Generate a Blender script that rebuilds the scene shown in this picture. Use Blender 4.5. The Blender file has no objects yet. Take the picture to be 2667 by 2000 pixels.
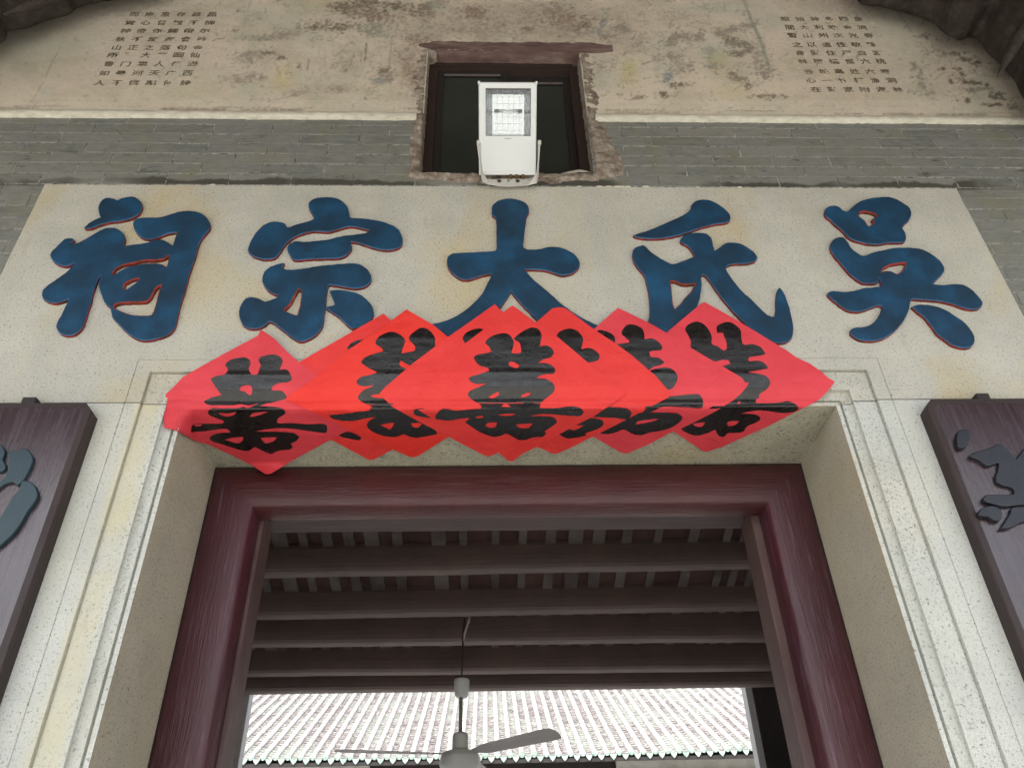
import bpy, bmesh, math, random
import numpy as np
from mathutils import Vector, Matrix

random.seed(7)
rng = np.random.default_rng(7)
SC = bpy.context.scene
COL = SC.collection
PI = math.pi

# ------------------------------------------------------------------ camera
PITCH, ROLL, YAW, FPX = 0.631045, -0.027405, -0.040301, 2083.0
CAM = Vector((0.0, -2.2, 1.6))
def _basis():
    cy, sy = math.cos(YAW), math.sin(YAW)
    f = Vector((-sy*math.cos(PITCH), cy*math.cos(PITCH), math.sin(PITCH)))
    r = Vector((cy, sy, 0)); u = r.cross(f)
    return (math.cos(ROLL)*r + math.sin(ROLL)*u, -math.sin(ROLL)*r + math.cos(ROLL)*u, f)
RT, UP, FW = _basis()
cam_d = bpy.data.cameras.new('camera'); cam = bpy.data.objects.new('camera', cam_d); COL.objects.link(cam)
cam_d.sensor_fit = 'HORIZONTAL'; cam_d.sensor_width = 36; cam_d.lens = FPX/2667*36
cam_d.clip_start = 0.05; cam_d.clip_end = 500
m3 = Matrix((RT, UP, -FW)).transposed()
cam.matrix_world = Matrix.Translation(CAM) @ m3.to_4x4()
SC.camera = cam

# ------------------------------------------------------------------ world, sun, exposure
SUN_EL, SUN_AZ = math.radians(62), math.radians(205)     # azimuth measured clockwise from +Y
W = bpy.data.worlds.new('World'); SC.world = W; W.use_nodes = True
wn = W.node_tree; bg = wn.nodes['Background']
sky = wn.nodes.new('ShaderNodeTexSky'); sky.sky_type = 'NISHITA'; sky.sun_disc = False
sky.sun_elevation = SUN_EL; sky.sun_rotation = SUN_AZ
sky.air_density = 1.0; sky.dust_density = 4.0; sky.ozone_density = 1.0
hs = wn.nodes.new('ShaderNodeHueSaturation'); hs.inputs['Saturation'].default_value = 0.42
wn.links.new(sky.outputs[0], hs.inputs['Color']); wn.links.new(hs.outputs[0], bg.inputs[0])
bg.inputs[1].default_value = 0.15
sd = bpy.data.lights.new('sun', 'SUN'); sun = bpy.data.objects.new('sun', sd); COL.objects.link(sun)
sd.energy = 1.5; sd.angle = math.radians(12); sd.color = (1.0, 0.96, 0.9)
sdir = Vector((math.sin(SUN_AZ)*math.cos(SUN_EL), math.cos(SUN_AZ)*math.cos(SUN_EL), math.sin(SUN_EL)))
sun.rotation_euler = (-sdir).to_track_quat('-Z', 'Y').to_euler()
SC.view_settings.view_transform = 'Standard'; SC.view_settings.look = 'None'
SC.view_settings.exposure = 1.7; SC.view_settings.gamma = 1.0
SC.cycles.max_bounces = 8; SC.cycles.diffuse_bounces = 6

# ------------------------------------------------------------------ pixel <-> place (photo pixels, 2667 x 2000)
def ray(px, py):
    return FW + RT*((px-1333.5)/FPX) + UP*((1000-py)/FPX)
def onY(px, py, y=0.0):
    d = ray(px, py); return CAM + d*((y-CAM.y)/d.y)
def onX(px, py, x):
    d = ray(px, py); return CAM + d*((x-CAM.x)/d.x)
def onZ(px, py, z):
    d = ray(px, py); return CAM + d*((z-CAM.z)/d.z)
def proj(P):
    v = Vector(P)-CAM; d = v.dot(FW)
    return 1333.5+FPX*v.dot(RT)/d, 1000-FPX*v.dot(UP)/d

# ------------------------------------------------------------------ objects
def link(name, me, parent=None, m=None):
    o = bpy.data.objects.new(name, me); COL.objects.link(o)
    if parent is not None: o.parent = parent
    if m is not None:
        for k in (m if isinstance(m, (list, tuple)) else [m]): me.materials.append(k)
    return o
def tag(o, label=None, cat=None, group=None, kind=None):
    if label: o['label'] = label
    if cat: o['category'] = cat
    if group: o['group'] = group
    if kind: o['kind'] = kind
    return o
def empty(name, loc=(0,0,0)):
    o = bpy.data.objects.new(name, None); COL.objects.link(o); o.location = loc; o.empty_display_size = .1
    return o
def child(o, parent):
    "parent at a non-zero place, keeping world-space mesh coordinates"
    o.parent = parent; o.location = -Vector(parent.location); return o
def part(name, me, parent, m=None):
    o = link(name, me, None, m); child(o, parent); return o
def pydata(name, v, f, smooth=False):
    me = bpy.data.meshes.new(name); me.from_pydata([tuple(p) for p in v], [], f); me.update()
    if smooth: me.polygons.foreach_set('use_smooth', [True]*len(me.polygons))
    return me
def from_bm(bm, name, smooth=False):
    bmesh.ops.recalc_face_normals(bm, faces=bm.faces)
    me = bpy.data.meshes.new(name); bm.to_mesh(me); bm.free()
    if smooth: me.polygons.foreach_set('use_smooth', [True]*len(me.polygons))
    return me
def bx(bm, x0, x1, y0, y1, z0, z1, bev=0, jit=0, seg=1):
    r = bmesh.ops.create_cube(bm, size=1)
    for v in r['verts']:
        v.co = Vector(((x0+x1)/2+v.co.x*(x1-x0), (y0+y1)/2+v.co.y*(y1-y0), (z0+z1)/2+v.co.z*(z1-z0)))
        if jit: v.co += Vector([random.uniform(-jit, jit) for _ in range(3)])
    if bev:
        es = list({e for v in r['verts'] for e in v.link_edges})
        bmesh.ops.bevel(bm, geom=es, offset=bev, segments=seg, affect='EDGES', profile=.6)
def box(name, x0, x1, y0, y1, z0, z1, m, parent=None, bev=0, jit=0, seg=1):
    bm = bmesh.new(); bx(bm, x0, x1, y0, y1, z0, z1, bev, jit, seg)
    me = from_bm(bm, name)
    return link(name, me, None, m) if parent is None else part(name, me, parent, m)
def lathe(bm, prof, c, n=28, axis='Z'):
    rings = []
    for r, h in prof:
        rings.append([bm.verts.new((c[0]+r*math.cos(2*PI*k/n), c[1]+r*math.sin(2*PI*k/n), c[2]+h)) for k in range(n)])
    for a, b in zip(rings, rings[1:]):
        for k in range(n):
            bm.faces.new((a[k], a[(k+1) % n], b[(k+1) % n], b[k]))
    bm.faces.new(rings[0][::-1]); bm.faces.new(rings[-1])
def tube(bm, pts, r, n=8, cap=True):
    pts = [Vector(p) for p in pts]; rings = []
    for i, p in enumerate(pts):
        t = (pts[min(i+1, len(pts)-1)]-pts[max(i-1, 0)]).normalized()
        a = t.orthogonal().normalized() if i == 0 else (A - t*A.dot(t)).normalized()
        A = a; b = t.cross(a); rr = r[i] if isinstance(r, (list, tuple)) else r
        rings.append([bm.verts.new(p+a*rr*math.cos(2*PI*k/n)+b*rr*math.sin(2*PI*k/n)) for k in range(n)])
    for a, b in zip(rings, rings[1:]):
        for k in range(n): bm.faces.new((a[k], a[(k+1) % n], b[(k+1) % n], b[k]))
    if cap: bm.faces.new(rings[0][::-1]); bm.faces.new(rings[-1])

def smooth_loop(pts, k=4, tens=.5):
    n = len(pts); out = []
    for i in range(n):
        p0, p1, p2, p3 = (np.array(pts[(i+j-1) % n], float) for j in range(4))
        a = p1-p0; b = p2-p1; c = p3-p2
        def ang(u, v):
            q = np.linalg.norm(u)*np.linalg.norm(v); return 1 if q == 0 else np.dot(u, v)/q
        t1 = (p2-p0)*tens*(0.25 if ang(a, b) < .1 else 1); t2 = (p3-p1)*tens*(0.25 if ang(b, c) < .1 else 1)
        L = np.linalg.norm(b); 
        for t in (t1, t2):
            q = np.linalg.norm(t)
            if q > L: t *= L/q
        for s in range(k):
            u = s/k; u2 = u*u; u3 = u2*u
            out.append(tuple((2*u3-3*u2+1)*p1+(u3-2*u2+u)*t1+(-2*u3+3*u2)*p2+(u3-u2)*t2))
    return out
def curve_mesh(loops, extrude=0, bev=0, bres=1, offset=0):
    cu = bpy.data.curves.new('tmp', 'CURVE'); cu.dimensions = '2D'; cu.fill_mode = 'BOTH' if extrude or bev else 'FRONT'
    cu.extrude = extrude; cu.bevel_depth = bev; cu.bevel_resolution = bres; cu.offset = offset
    for lp in loops:
        s = cu.splines.new('POLY'); s.points.add(len(lp)-1)
        for q, p in zip(s.points, lp): q.co = (p[0], p[1], 0, 1)
        s.use_cyclic_u = True
    o = bpy.data.objects.new('tmp', cu); COL.objects.link(o)
    dg = bpy.context.evaluated_depsgraph_get(); dg.update()
    me = bpy.data.meshes.new_from_object(o.evaluated_get(dg))
    bpy.data.objects.remove(o); bpy.data.curves.remove(cu)
    return me

# ------------------------------------------------------------------ materials
class N:
    def __init__(s, name, rough=.8, spec=.5):
        s.m = bpy.data.materials.new(name); s.m.use_nodes = True; s.t = s.m.node_tree
        s.b = s.t.nodes['Principled BSDF']; s.b.inputs['Roughness'].default_value = rough
        s.b.inputs['Specular IOR Level'].default_value = spec
        s.pos = s.t.nodes.new('ShaderNodeNewGeometry').outputs['Position']
    def l(s, a, b): s.t.links.new(a, b)
    def vec(s, sc=(1,1,1), src=None):
        n = s.t.nodes.new('ShaderNodeMapping'); s.l(src or s.pos, n.inputs['Vector']); n.inputs['Scale'].default_value = sc
        return n.outputs[0]
    def noise(s, scale, detail=4, rough=.55, sc=None, dist=0, src=None):
        n = s.t.nodes.new('ShaderNodeTexNoise'); n.inputs['Scale'].default_value = scale
        n.inputs['Detail'].default_value = detail; n.inputs['Roughness'].default_value = rough; n.inputs['Distortion'].default_value = dist
        s.l(s.vec(sc, src) if sc else (src or s.pos), n.inputs['Vector']); return n.outputs['Fac']
    def vor(s, scale, feat='F1', out='Distance', sc=None):
        n = s.t.nodes.new('ShaderNodeTexVoronoi'); n.feature = feat; n.inputs['Scale'].default_value = scale
        s.l(s.vec(sc) if sc else s.pos, n.inputs['Vector']); return n.outputs[out]
    def ramp(s, fac, stops, interp='LINEAR'):
        n = s.t.nodes.new('ShaderNodeValToRGB'); n.color_ramp.interpolation = interp; e = n.color_ramp.elements
        while len(e) < len(stops): e.new(.5)
        for q, (p, c) in zip(e, stops):
            q.position = p; q.color = (c, c, c, 1) if isinstance(c, (int, float)) else (*c, 1)
        s.l(fac, n.inputs[0]); return n.outputs[0]
    def mix(s, f, a, b, mode='MIX'):
        n = s.t.nodes.new('ShaderNodeMix'); n.data_type = 'RGBA'; n.blend_type = mode; n.clamp_factor = True
        for sock, v in ((n.inputs[0], f), (n.inputs[6], a), (n.inputs[7], b)):
            if isinstance(v, (int, float)): sock.default_value = v if sock is n.inputs[0] else (v, v, v, 1)
            elif isinstance(v, tuple): sock.default_value = (*v, 1)
            else: s.l(v, sock)
        return n.outputs[2]
    def math(s, op, a, b=0):
        n = s.t.nodes.new('ShaderNodeMath'); n.operation = op
        for i, v in enumerate((a, b)):
            if isinstance(v, (int, float)): n.inputs[i].default_value = v
            else: s.l(v, n.inputs[i])
        return n.outputs[0]
    def rand(s): return s.t.nodes.new('ShaderNodeObjectInfo').outputs['Random']
    def col(s, c):
        if isinstance(c, tuple): s.b.inputs['Base Color'].default_value = (*c, 1)
        else: s.l(c, s.b.inputs['Base Color'])
        return s
    def bump(s, h, dist=.002, strength=1):
        n = s.t.nodes.new('ShaderNodeBump'); n.inputs['Distance'].default_value = dist; n.inputs['Strength'].default_value = strength
        s.l(h, n.inputs['Height']); s.l(n.outputs[0], s.b.inputs['Normal']); return s
    def roughness(s, r): s.l(r, s.b.inputs['Roughness']); return s

def granite(name, base, stain=.6, rough_soffit=False, dark=1.0, warm=1.0, ystreak=False):
    n = N(name, .82, .3)
    c = n.ramp(n.noise(320, 2, .6), [(.3, tuple(x*.80 for x in base)), (.5, base), (.72, tuple(min(1, x*1.17) for x in base))])
    big = n.noise(3.2, 6, .65)
    c = n.mix(n.ramp(big, [(.40, .0), (.62, .75)]), c, tuple(x*k_ for x, k_ in zip(base, (.80, .81, .82))))
    # yellow iron stains
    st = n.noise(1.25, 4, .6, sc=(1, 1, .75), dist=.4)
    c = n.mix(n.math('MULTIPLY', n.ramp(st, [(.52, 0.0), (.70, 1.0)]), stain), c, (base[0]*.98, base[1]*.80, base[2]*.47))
    # dark mica specks and clusters
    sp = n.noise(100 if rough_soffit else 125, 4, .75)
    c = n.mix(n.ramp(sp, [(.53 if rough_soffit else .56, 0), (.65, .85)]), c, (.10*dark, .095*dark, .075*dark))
    sp2 = n.noise(48, 6, .75)
    c = n.mix(n.ramp(sp2, [(.60, 0), (.70, .6)]), c, (.16, .145, .11))
    stk = n.noise(7, 5, .65, sc=(1, 1, .10), dist=.3)
    c = n.mix(n.ramp(stk, [(.50, 0), (.68, .42)]), c, tuple(b_*(1-warm*(1-k_)) for b_, k_ in zip(base, (.93, .86, .66))))
    if ystreak:
        sx = n.t.nodes.new('ShaderNodeSeparateXYZ'); n.l(n.pos, sx.inputs[0])
        xx = n.math('ADD', sx.outputs[0], n.math('MULTIPLY', n.noise(6, 4, .6, sc=(1, 1, .4)), .05))
        c = n.mix(n.math('MULTIPLY', n.ramp(n.math('ADD', xx, 1.20), [(.055, 0), (.085, 1), (.135, 1), (.165, 0)]), n.ramp(n.noise(2.6, 4, .6), [(.35, .15), (.6, .85)])), c, (base[0]*.99, base[1]*.90, base[2]*.66))
    c = n.mix(n.ramp(n.noise(11, 5, .7, sc=(1, 1, .3)), [(.60, 0), (.72, .35)]), c, (.24, .225, .19))
    sp3 = n.noise(13, 7, .8)
    c = n.mix(n.ramp(sp3, [(.715, 0), (.735, .8)]), c, (.13, .12, .10))
    n.col(c); n.bump(n.math('ADD', n.noise(170, 5, .7), n.noise(30, 4, .6)), .003 if rough_soffit else .002)
    return n.m
M = {}
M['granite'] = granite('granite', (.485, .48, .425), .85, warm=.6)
M['granite_jamb'] = granite('granite_jamb', (.525, .54, .505), .25, warm=.5, ystreak=True)
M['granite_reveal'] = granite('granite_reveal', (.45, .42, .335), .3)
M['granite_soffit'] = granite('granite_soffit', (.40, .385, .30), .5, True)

def brickmat():
    n = N('grey_brick', .9, .2)
    r = n.rand()
    c = n.ramp(r, [(0, (.120, .132, .128)), (.35, (.168, .175, .165)), (.7, (.145, .156, .152)), (1, (.20, .200, .185))])
    c = n.mix(n.ramp(n.noise(14, 5, .65, sc=(1, 1, 2.5)), [(.35, 0), (.62, .7)]), c, (.225, .225, .20))
    c = n.mix(n.ramp(n.noise(38, 6, .75, sc=(.5, 1, 1)), [(.56, 0), (.70, .6)]), c, (.075, .08, .072))
    c = n.mix(n.ramp(n.noise(5, 4, .6), [(.5, 0), (.68, .55)]), c, (.175, .17, .11))
    c = n.mix(n.ramp(n.noise(9, 5, .7, sc=(.6, 1, 2)), [(.60, 0), (.67, .8)]), c, (.065, .066, .05))
    c = n.mix(n.ramp(n.noise(160, 3, .7), [(.62, 0), (.75, .5)]), c, (.34, .33, .29))
    sx = n.t.nodes.new('ShaderNodeSeparateXYZ'); n.l(n.pos, sx.inputs[0])
    zz = n.math('ADD', sx.outputs[2], n.math('MULTIPLY', n.noise(4.2, 4, .6, sc=(1, 1, .2)), .13))
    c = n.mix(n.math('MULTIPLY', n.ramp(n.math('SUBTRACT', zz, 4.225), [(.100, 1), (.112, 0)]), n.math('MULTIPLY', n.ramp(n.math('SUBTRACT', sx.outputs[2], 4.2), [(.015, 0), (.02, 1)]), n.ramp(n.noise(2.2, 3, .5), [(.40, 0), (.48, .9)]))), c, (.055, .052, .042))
    n.col(c).bump(n.noise(90, 5, .7), .0015); return n.m
M['brick'] = brickmat()
def mortar():
    n = N('lime_mortar', .95, .1)
    c = n.ramp(n.noise(30, 5, .7), [(.40, (.07, .07, .06)), (.5, (.27, .275, .25)), (.7, (.48, .48, .44))])
    n.col(c).bump(n.noise(120, 4, .7), .002); return n.m
M['mortar'] = mortar()
def patchm():
    n = N('crumbled_mortar', .95, .1)
    c = n.ramp(n.noise(26, 6, .7), [(.3, (.10, .075, .06)), (.45, (.23, .185, .15)), (.58, (.34, .30, .25)), (.75, (.52, .49, .42))])
    n.col(c).bump(n.math('ADD', n.noise(60, 6, .75), n.noise(200, 2)), .006); return n.m
M['patch'] = patchm()
def limeband():
    n = N('lime_band', .9, .2)
    c = n.ramp(n.noise(18, 6, .7, sc=(1, 1, 3)), [(.3, (.40, .37, .30)), (.5, (.56, .54, .45)), (.7, (.66, .64, .56))])
    n.col(c).bump(n.noise(80, 5, .7), .003); return n.m
M['lime'] = limeband()
def muralmat():
    n = N('painted_plaster', .92, .15)
    a = n.t.nodes.new('ShaderNodeVertexColor'); a.layer_name = 'paint'
    c = n.mix(n.ramp(n.noise(130, 4, .7), [(.35, .0), (.75, .35)]), a.outputs[0], (.42, .38, .31))
    n.col(c).bump(n.math('ADD', n.noise(40, 6, .7), n.noise(9, 4, .6)), .004); return n.m
M['mural'] = muralmat()
def inkbrown():
    n = N('faded_ink', .95, .1)
    n.col(n.mix(n.ramp(n.noise(9, 3, .6), [(.42, 0), (.64, .4)]), n.ramp(n.noise(60, 4, .7), [(.36, (.10, .083, .058)), (.54, (.17, .14, .10)), (.66, (.36, .32, .25))]), (.34, .30, .235))); return n.m
M['ink_old'] = inkbrown()
def bluepaint():
    n = N('blue_paint', .62, .35)
    c = n.ramp(n.noise(7, 6, .6), [(.3, (.006, .025, .046)), (.5, (.006, .039, .084)), (.70, (.008, .068, .150))])
    c = n.mix(n.ramp(n.noise(70, 5, .8, sc=(1, 1, .5)), [(.64, 0), (.76, .5)]), c, (.03, .07, .10))
    n.col(c).bump(n.noise(110, 4, .7), .0016); return n.m
M['blue'] = bluepaint()
def blue_lit_bevel():
    n = N('blue_paint_lit_bevel', .6, .35)  # brighter blue puts the light from below into the bevel colour
    c = n.ramp(n.noise(20, 5, .65), [(.35, (.008, .045, .10)), (.6, (.014, .11, .24))])
    n.col(c).bump(n.noise(110, 4, .7), .0012); return n.m
M['blue_lit'] = blue_lit_bevel()
def redside():
    n = N('red_paint_edge', .8, .2)
    n.col(n.ramp(n.noise(35, 5, .7), [(.35, (.085, .035, .02)), (.55, (.27, .035, .028)), (.75, (.33, .10, .06))])); return n.m
M['rededge'] = redside()
def paper(name='red_paper', a=(.60, .034, .031), b=(.68, .046, .044)):
    n = N(name, .6, .25)
    c = n.mix(n.ramp(n.noise(6, 4, .6), [(.3, 0), (.7, 1)]), a, b)
    c = n.mix(n.ramp(n.noise(40, 5, .8), [(.66, 0), (.78, .25)]), c, (.45, .012, .016))
    n.col(c).bump(n.math('ADD', n.noise(7, 5, .6, dist=1.2), n.math('MULTIPLY', n.noise(220, 2), .05)), .007)
    return n.m
M['paper'] = paper()
M['paper_pink'] = paper('pinkish_red_paper', (.54, .040, .054), (.63, .056, .074))
M['paper_orange'] = paper('bright_red_paper', (.64, .030, .022), (.70, .042, .032))
def ink():
    n = N('black_ink', .34, .6)
    c = n.ramp(n.noise(25, 5, .7), [(.4, (.004, .0035, .003)), (.7, (.010, .009, .008))])
    n.col(c).bump(n.math('ADD', n.noise(22, 5, .6, sc=(.4, 1, 1.6)), n.noise(140, 3)), .0008)
    n.roughness(n.ramp(n.noise(30, 4, .6), [(.3, .22), (.7, .38)])); return n.m
M['ink'] = ink()
def lacquer(name, c0, c1, r0, r1, axis='z', wear_sheen=.3, wear_sheen_col=(.30,.16,.17), bumpd=.0015):
    n = N(name, .4, .5)
    sc = {'z': (1, 1, .06), 'x': (.06, 1, 1)}[axis]
    g = n.noise(75, 6, .65, sc=sc); g2 = n.noise(260, 3, .6, sc=sc)
    c = n.mix(n.ramp(n.noise(3, 4, .6), [(.35, 0), (.65, 1)]), c0, c1)
    c = n.mix(n.ramp(g, [(.55, 0), (.75, wear_sheen)]), c, wear_sheen_col)
    c = n.mix(n.ramp(n.noise(60, 3, .8), [(.74, 0), (.78, .6)]), c, (.55, .40, .36))
    n.col(c).bump(n.math('ADD', g, n.math('MULTIPLY', g2, .5)), bumpd)
    n.roughness(n.ramp(g, [(.3, r0), (.7, r1)])); return n.m
M['redframe'] = lacquer('red_lacquer_post', (.046, .011, .016), (.062, .014, .020), .25, .5, 'z', .7, (.135, .085, .115), .003)  # pale purple streaks also paint in the sheen of the posts
M['redhead'] = lacquer('red_lacquer_head', (.044, .009, .011), (.062, .013, .014), .28, .5, 'x', .5, (.13, .075, .095), .003)
M['stopwood'] = lacquer('door_stop_wood', (.07, .035, .032), (.10, .06, .055), .4, .6, 'z', .4, (.16, .13, .12))
M['stophead'] = lacquer('door_stop_head_wood', (.036, .017, .018), (.05, .024, .024), .5, .7, 'x', .25, (.11, .08, .08))
M['board'] = lacquer('board_lacquer', (.024, .011, .015), (.034, .015, .020), .18, .34, 'z', .35, (.055, .035, .045), .0012)
M['board'].node_tree.nodes['Principled BSDF'].inputs['Specular IOR Level'].default_value = .9
M['boardrim'] = lacquer('board_rim', (.022, .012, .012), (.03, .018, .016), .5, .7, 'z', .4, (.05, .035, .03))
M['boardchar_dark'] = lacquer('board_lettering_dark', (.010, .013, .020), (.016, .019, .028), .3, .5, 'z', .3, (.03, .035, .045), .001)
M['boardchar'] = lacquer('board_lettering', (.012, .03, .042), (.018, .042, .055), .3, .5, 'z', .3, (.03, .06, .075), .001)
M['purlin'] = lacquer('purlin_wood', (.098, .066, .060), (.135, .088, .078), .6, .8, 'x', .6, (.17, .14, .13), .004)
M['rafter'] = lacquer('rafter_wood', (.085, .065, .058), (.20, .165, .15), .7, .9, 'z', .5, (.26, .22, .20), .003)
M['darkwood'] = lacquer('dark_timber', (.016, .013, .012), (.028, .019, .018), .5, .7, 'z', .4, (.045, .035, .03), .002)
M['rooftile_under'] = lacquer('ceiling_tile', (.085, .045, .038), (.13, .07, .06), .8, .9, 'x', .3, (.11, .07, .055), .003)
def carved():
    n = N('weathered_carving', .8, .25)
    c = n.ramp(n.noise(14, 6, .65), [(.3, (.020, .015, .012)), (.55, (.045, .036, .030)), (.78, (.09, .08, .068))])
    n.col(c).bump(n.noise(35, 6, .7), .012); return n.m
M['carved'] = carved()
def windowwood():
    n = N('old_window_lintel', .9, .2)
    c = n.ramp(n.noise(12, 6, .7, sc=(.5, 1, 2)), [(.3, (.07, .045, .04)), (.5, (.14, .09, .08)), (.72, (.22, .165, .14))])
    n.col(c).bump(n.noise(30, 6, .7, sc=(.2, 1, 1)), .006); return n.m
M['winlintel'] = windowwood()
M['winframe'] = N('brown_window_frame', .6, .3).col((.034, .022, .019)).m
M['sash'] = N('dark_sash', .4, .5).col((.022, .020, .018)).m
M['sash_highlight'] = N('sash_edge_highlight', .4, .5).col((.12, .105, .10)).m  # paler colour paints the highlight along each sash top
def glass():
    n = N('dirty_window_pane', .35, .5)
    n.col(n.ramp(n.noise(6, 4, .6), [(.3, (.022, .028, .024)), (.7, (.034, .040, .034))])); return n.m
M['pane'] = glass()
M['void'] = N('dark_room', .9, .1).col((.01, .01, .01)).m
def fl():
    n = N('floodlight_enamel', .35, .5)
    c = n.mix(n.ramp(n.noise(24, 5, .75), [(.62, 0), (.74, .35)]), (.60, .63, .635), (.42, .41, .39))
    n.col(c); return n.m
M['fl_body'] = fl()
M['fl_bracket'] = N('floodlight_bracket_paint', .5, .4).col((.50, .49, .46)).m
n = N('reflector_metal', .18, .5); n.col((.46, .50, .52)); n.b.inputs['Metallic'].default_value = 1
n.bump(n.vor(38, 'DISTANCE_TO_EDGE'), .002); M['reflector'] = n.m
n = N('floodlight_glass', .03, .5); n.col((1, 1, 1)); n.b.inputs['Transmission Weight'].default_value = 1; n.b.inputs['IOR'].default_value = 1.45; M['fl_glass'] = n.m
M['steel_wire'] = N('wire_grid', .4, .5).col((.62, .64, .64)).m
M['rubber'] = N('gasket', .7, .3).col((.12, .12, .11)).m
M['rust'] = N('rusty_fixing', .8, .3).col((.10, .05, .02)).m
M['fan'] = N('fan_enamel', .45, .4).col((.80, .81, .79)).m
M['fanblade'] = N('fan_blade_enamel', .5, .4).col((.74, .70, .68)).m
M['fanrod'] = N('fan_rod_paint', .5, .4).col((.26, .24, .25)).m
M['cord'] = N('white_cord', .7, .3).col((.45, .42, .40)).m
def tile(name, lo, mid, hi, scale=9):
    n = N(name, .85, .3)
    r = n.rand()
    c = n.ramp(n.noise(scale, 6, .7), [(.3, lo), (.5, mid), (.72, hi)])
    c = n.mix(n.ramp(n.noise(1.1, 3, .6), [(.45, 0), (.6, .4)]), c, (.28, .32, .27))
    n.col(c).bump(n.noise(30, 4, .7), .006); return n.m
M['covertile'] = tile('cover_tile', (.24, .22, .22), (.40, .37, .36), (.52, .49, .48), 6)
M['pantile'] = tile('pan_tile', (.055, .05, .048), (.17, .155, .15), (.42, .39, .37), 11)
M['driptile'] = tile('glazed_drip_tile', (.22, .33, .28), (.38, .48, .43), (.50, .56, .52), 5)
M['paving'] = granite('courtyard_paving', (.56, .55, .51), .3)
def plasterw():
    n = N('white_plaster', .9, .2)
    n.col(n.ramp(n.noise(4, 5, .6), [(.3, (.38, .37, .34)), (.7, (.55, .54, .51))])); return n.m
M['plaster'] = plasterw()
M['postpaint'] = N('pale_post', .7, .3).col((.46, .45, .44)).m
M['soil'] = N('earth', .95, .1).col((.16, .14, .11)).m

# ------------------------------------------------------------------ constants of the doorway
XL, XR, ZS = -1.009, 1.200, 3.133         # opening edges, soffit height
SL, SR, ZT = -1.798, 1.995, 4.225       # granite lintel ends and top
SEAM = 3.139
ARRIS_Y = .030

# ------------------------------------------------------------------ ground and courtyard
g = box('ground', -60, 60, -60, 60, -.5, -.16, M['soil']); tag(g, kind='structure')
g = box('forecourt_paving', -14, 14, -16, .38, -.155, 0, M['paving']); tag(g, kind='structure')
g = box('courtyard_paving', -14, 14, .384, 16, -.155, -.004, M['paving']); tag(g, kind='structure')

# ------------------------------------------------------------------ granite doorway
door = empty('granite_doorway', (0, 0, 0))
tag(door, 'pale granite door surround with stepped moulding and blue carved characters on its lintel', 'doorway')
PROF = [(0, .030), (.013, .029), (.014, .044), (.0215, .044), (.023, .030), (.050, .029), (.053, .0265), (.0535, .011), (.128, .010), (.1285, .015), (.1335, .015), (.134, .0), (.181, .0), (.182, .003), (.185, .003), (.186, .0)]
def sweep_faces():
    quads_top, quads_l, quads_r = [], [], []
    for (s0, y0), (s1, y1) in zip(PROF, PROF[1:]):
        quads_top.append([(XL-s0, y0, ZS+s0), (XR+s0, y0, ZS+s0), (XR+s1, y1, ZS+s1), (XL-s1, y1, ZS+s1)])
        quads_l.append([(XL-s0, y0, -.02), (XL-s0, y0, ZS+s0), (XL-s1, y1, ZS+s1), (XL-s1, y1, -.02)])
        quads_r.append([(XR+s0, y0, -.02), (XR+s0, y0, ZS+s0), (XR+s1, y1, ZS+s1), (XR+s1, y1, -.02)])
    return quads_top, quads_l, quads_r
qt, ql, qr = sweep_faces()
SO = PROF[-1][0]
def add_quads(bm, qs):
    for q in qs: bm.faces.new([bm.verts.new(p) for p in q])
def cut(bm, z, keep_above):
    g = bm.verts[:]+bm.edges[:]+bm.faces[:]
    bmesh.ops.bisect_plane(bm, geom=g, plane_co=(0, 0, z), plane_no=(0, 0, 1), clear_inner=keep_above, clear_outer=not keep_above, dist=1e-6)
# jambs
for side in (0, 1):
    bm = bmesh.new(); add_quads(bm, (ql, qr)[side])
    if side == 0:
        add_quads(bm, [[(XL-SO, 0, -.02), (XL-SO, 0, 4), (SL, 0, 4), (SL, 0, -.02)], [(SL, 0, -.02), (SL, 0, 4), (SL, .38, 4), (SL, .38, -.02)]])
    else:
        add_quads(bm, [[(XR+SO, 0, -.02), (XR+SO, 0, 4), (SR, 0, 4), (SR, 0, -.02)], [(SR, 0, -.02), (SR, 0, 4), (SR, .38, 4), (SR, .38, -.02)]])
    cut(bm, SEAM-.0025, False)
    bmesh.ops.remove_doubles(bm, verts=bm.verts, dist=1e-5)
    xs = (XL, XR)[side]
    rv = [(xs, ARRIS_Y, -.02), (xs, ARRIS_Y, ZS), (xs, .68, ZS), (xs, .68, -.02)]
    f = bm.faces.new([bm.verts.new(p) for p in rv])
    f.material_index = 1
    nm = 'left_jamb' if side == 0 else 'right_jamb'
    me = from_bm(bm, 'door_jamb')
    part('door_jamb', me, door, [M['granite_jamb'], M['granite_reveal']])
# lintel
bm = bmesh.new(); add_quads(bm, qt+ql+qr)
Z2 = ZS+SO
add_quads(bm, [[(XL-SO, 0, Z2), (XR+SO, 0, Z2), (XR+SO, 0, ZT), (XL-SO, 0, ZT)],
               [(SL, 0, 2), (XL-SO, 0, 2), (XL-SO, 0, ZT), (SL, 0, ZT)], [(XR+SO, 0, 2), (SR, 0, 2), (SR, 0, ZT), (XR+SO, 0, ZT)],
               [(SL, 0, ZT), (SR, 0, ZT), (SR, .38, ZT), (SL, .38, ZT)],
               [(SL, 0, 2), (SL, .38, 2), (SL, .38, ZT), (SL, 0, ZT)], [(SR, 0, 2), (SR, .38, 2), (SR, .38, ZT), (SR, 0, ZT)]])
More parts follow.
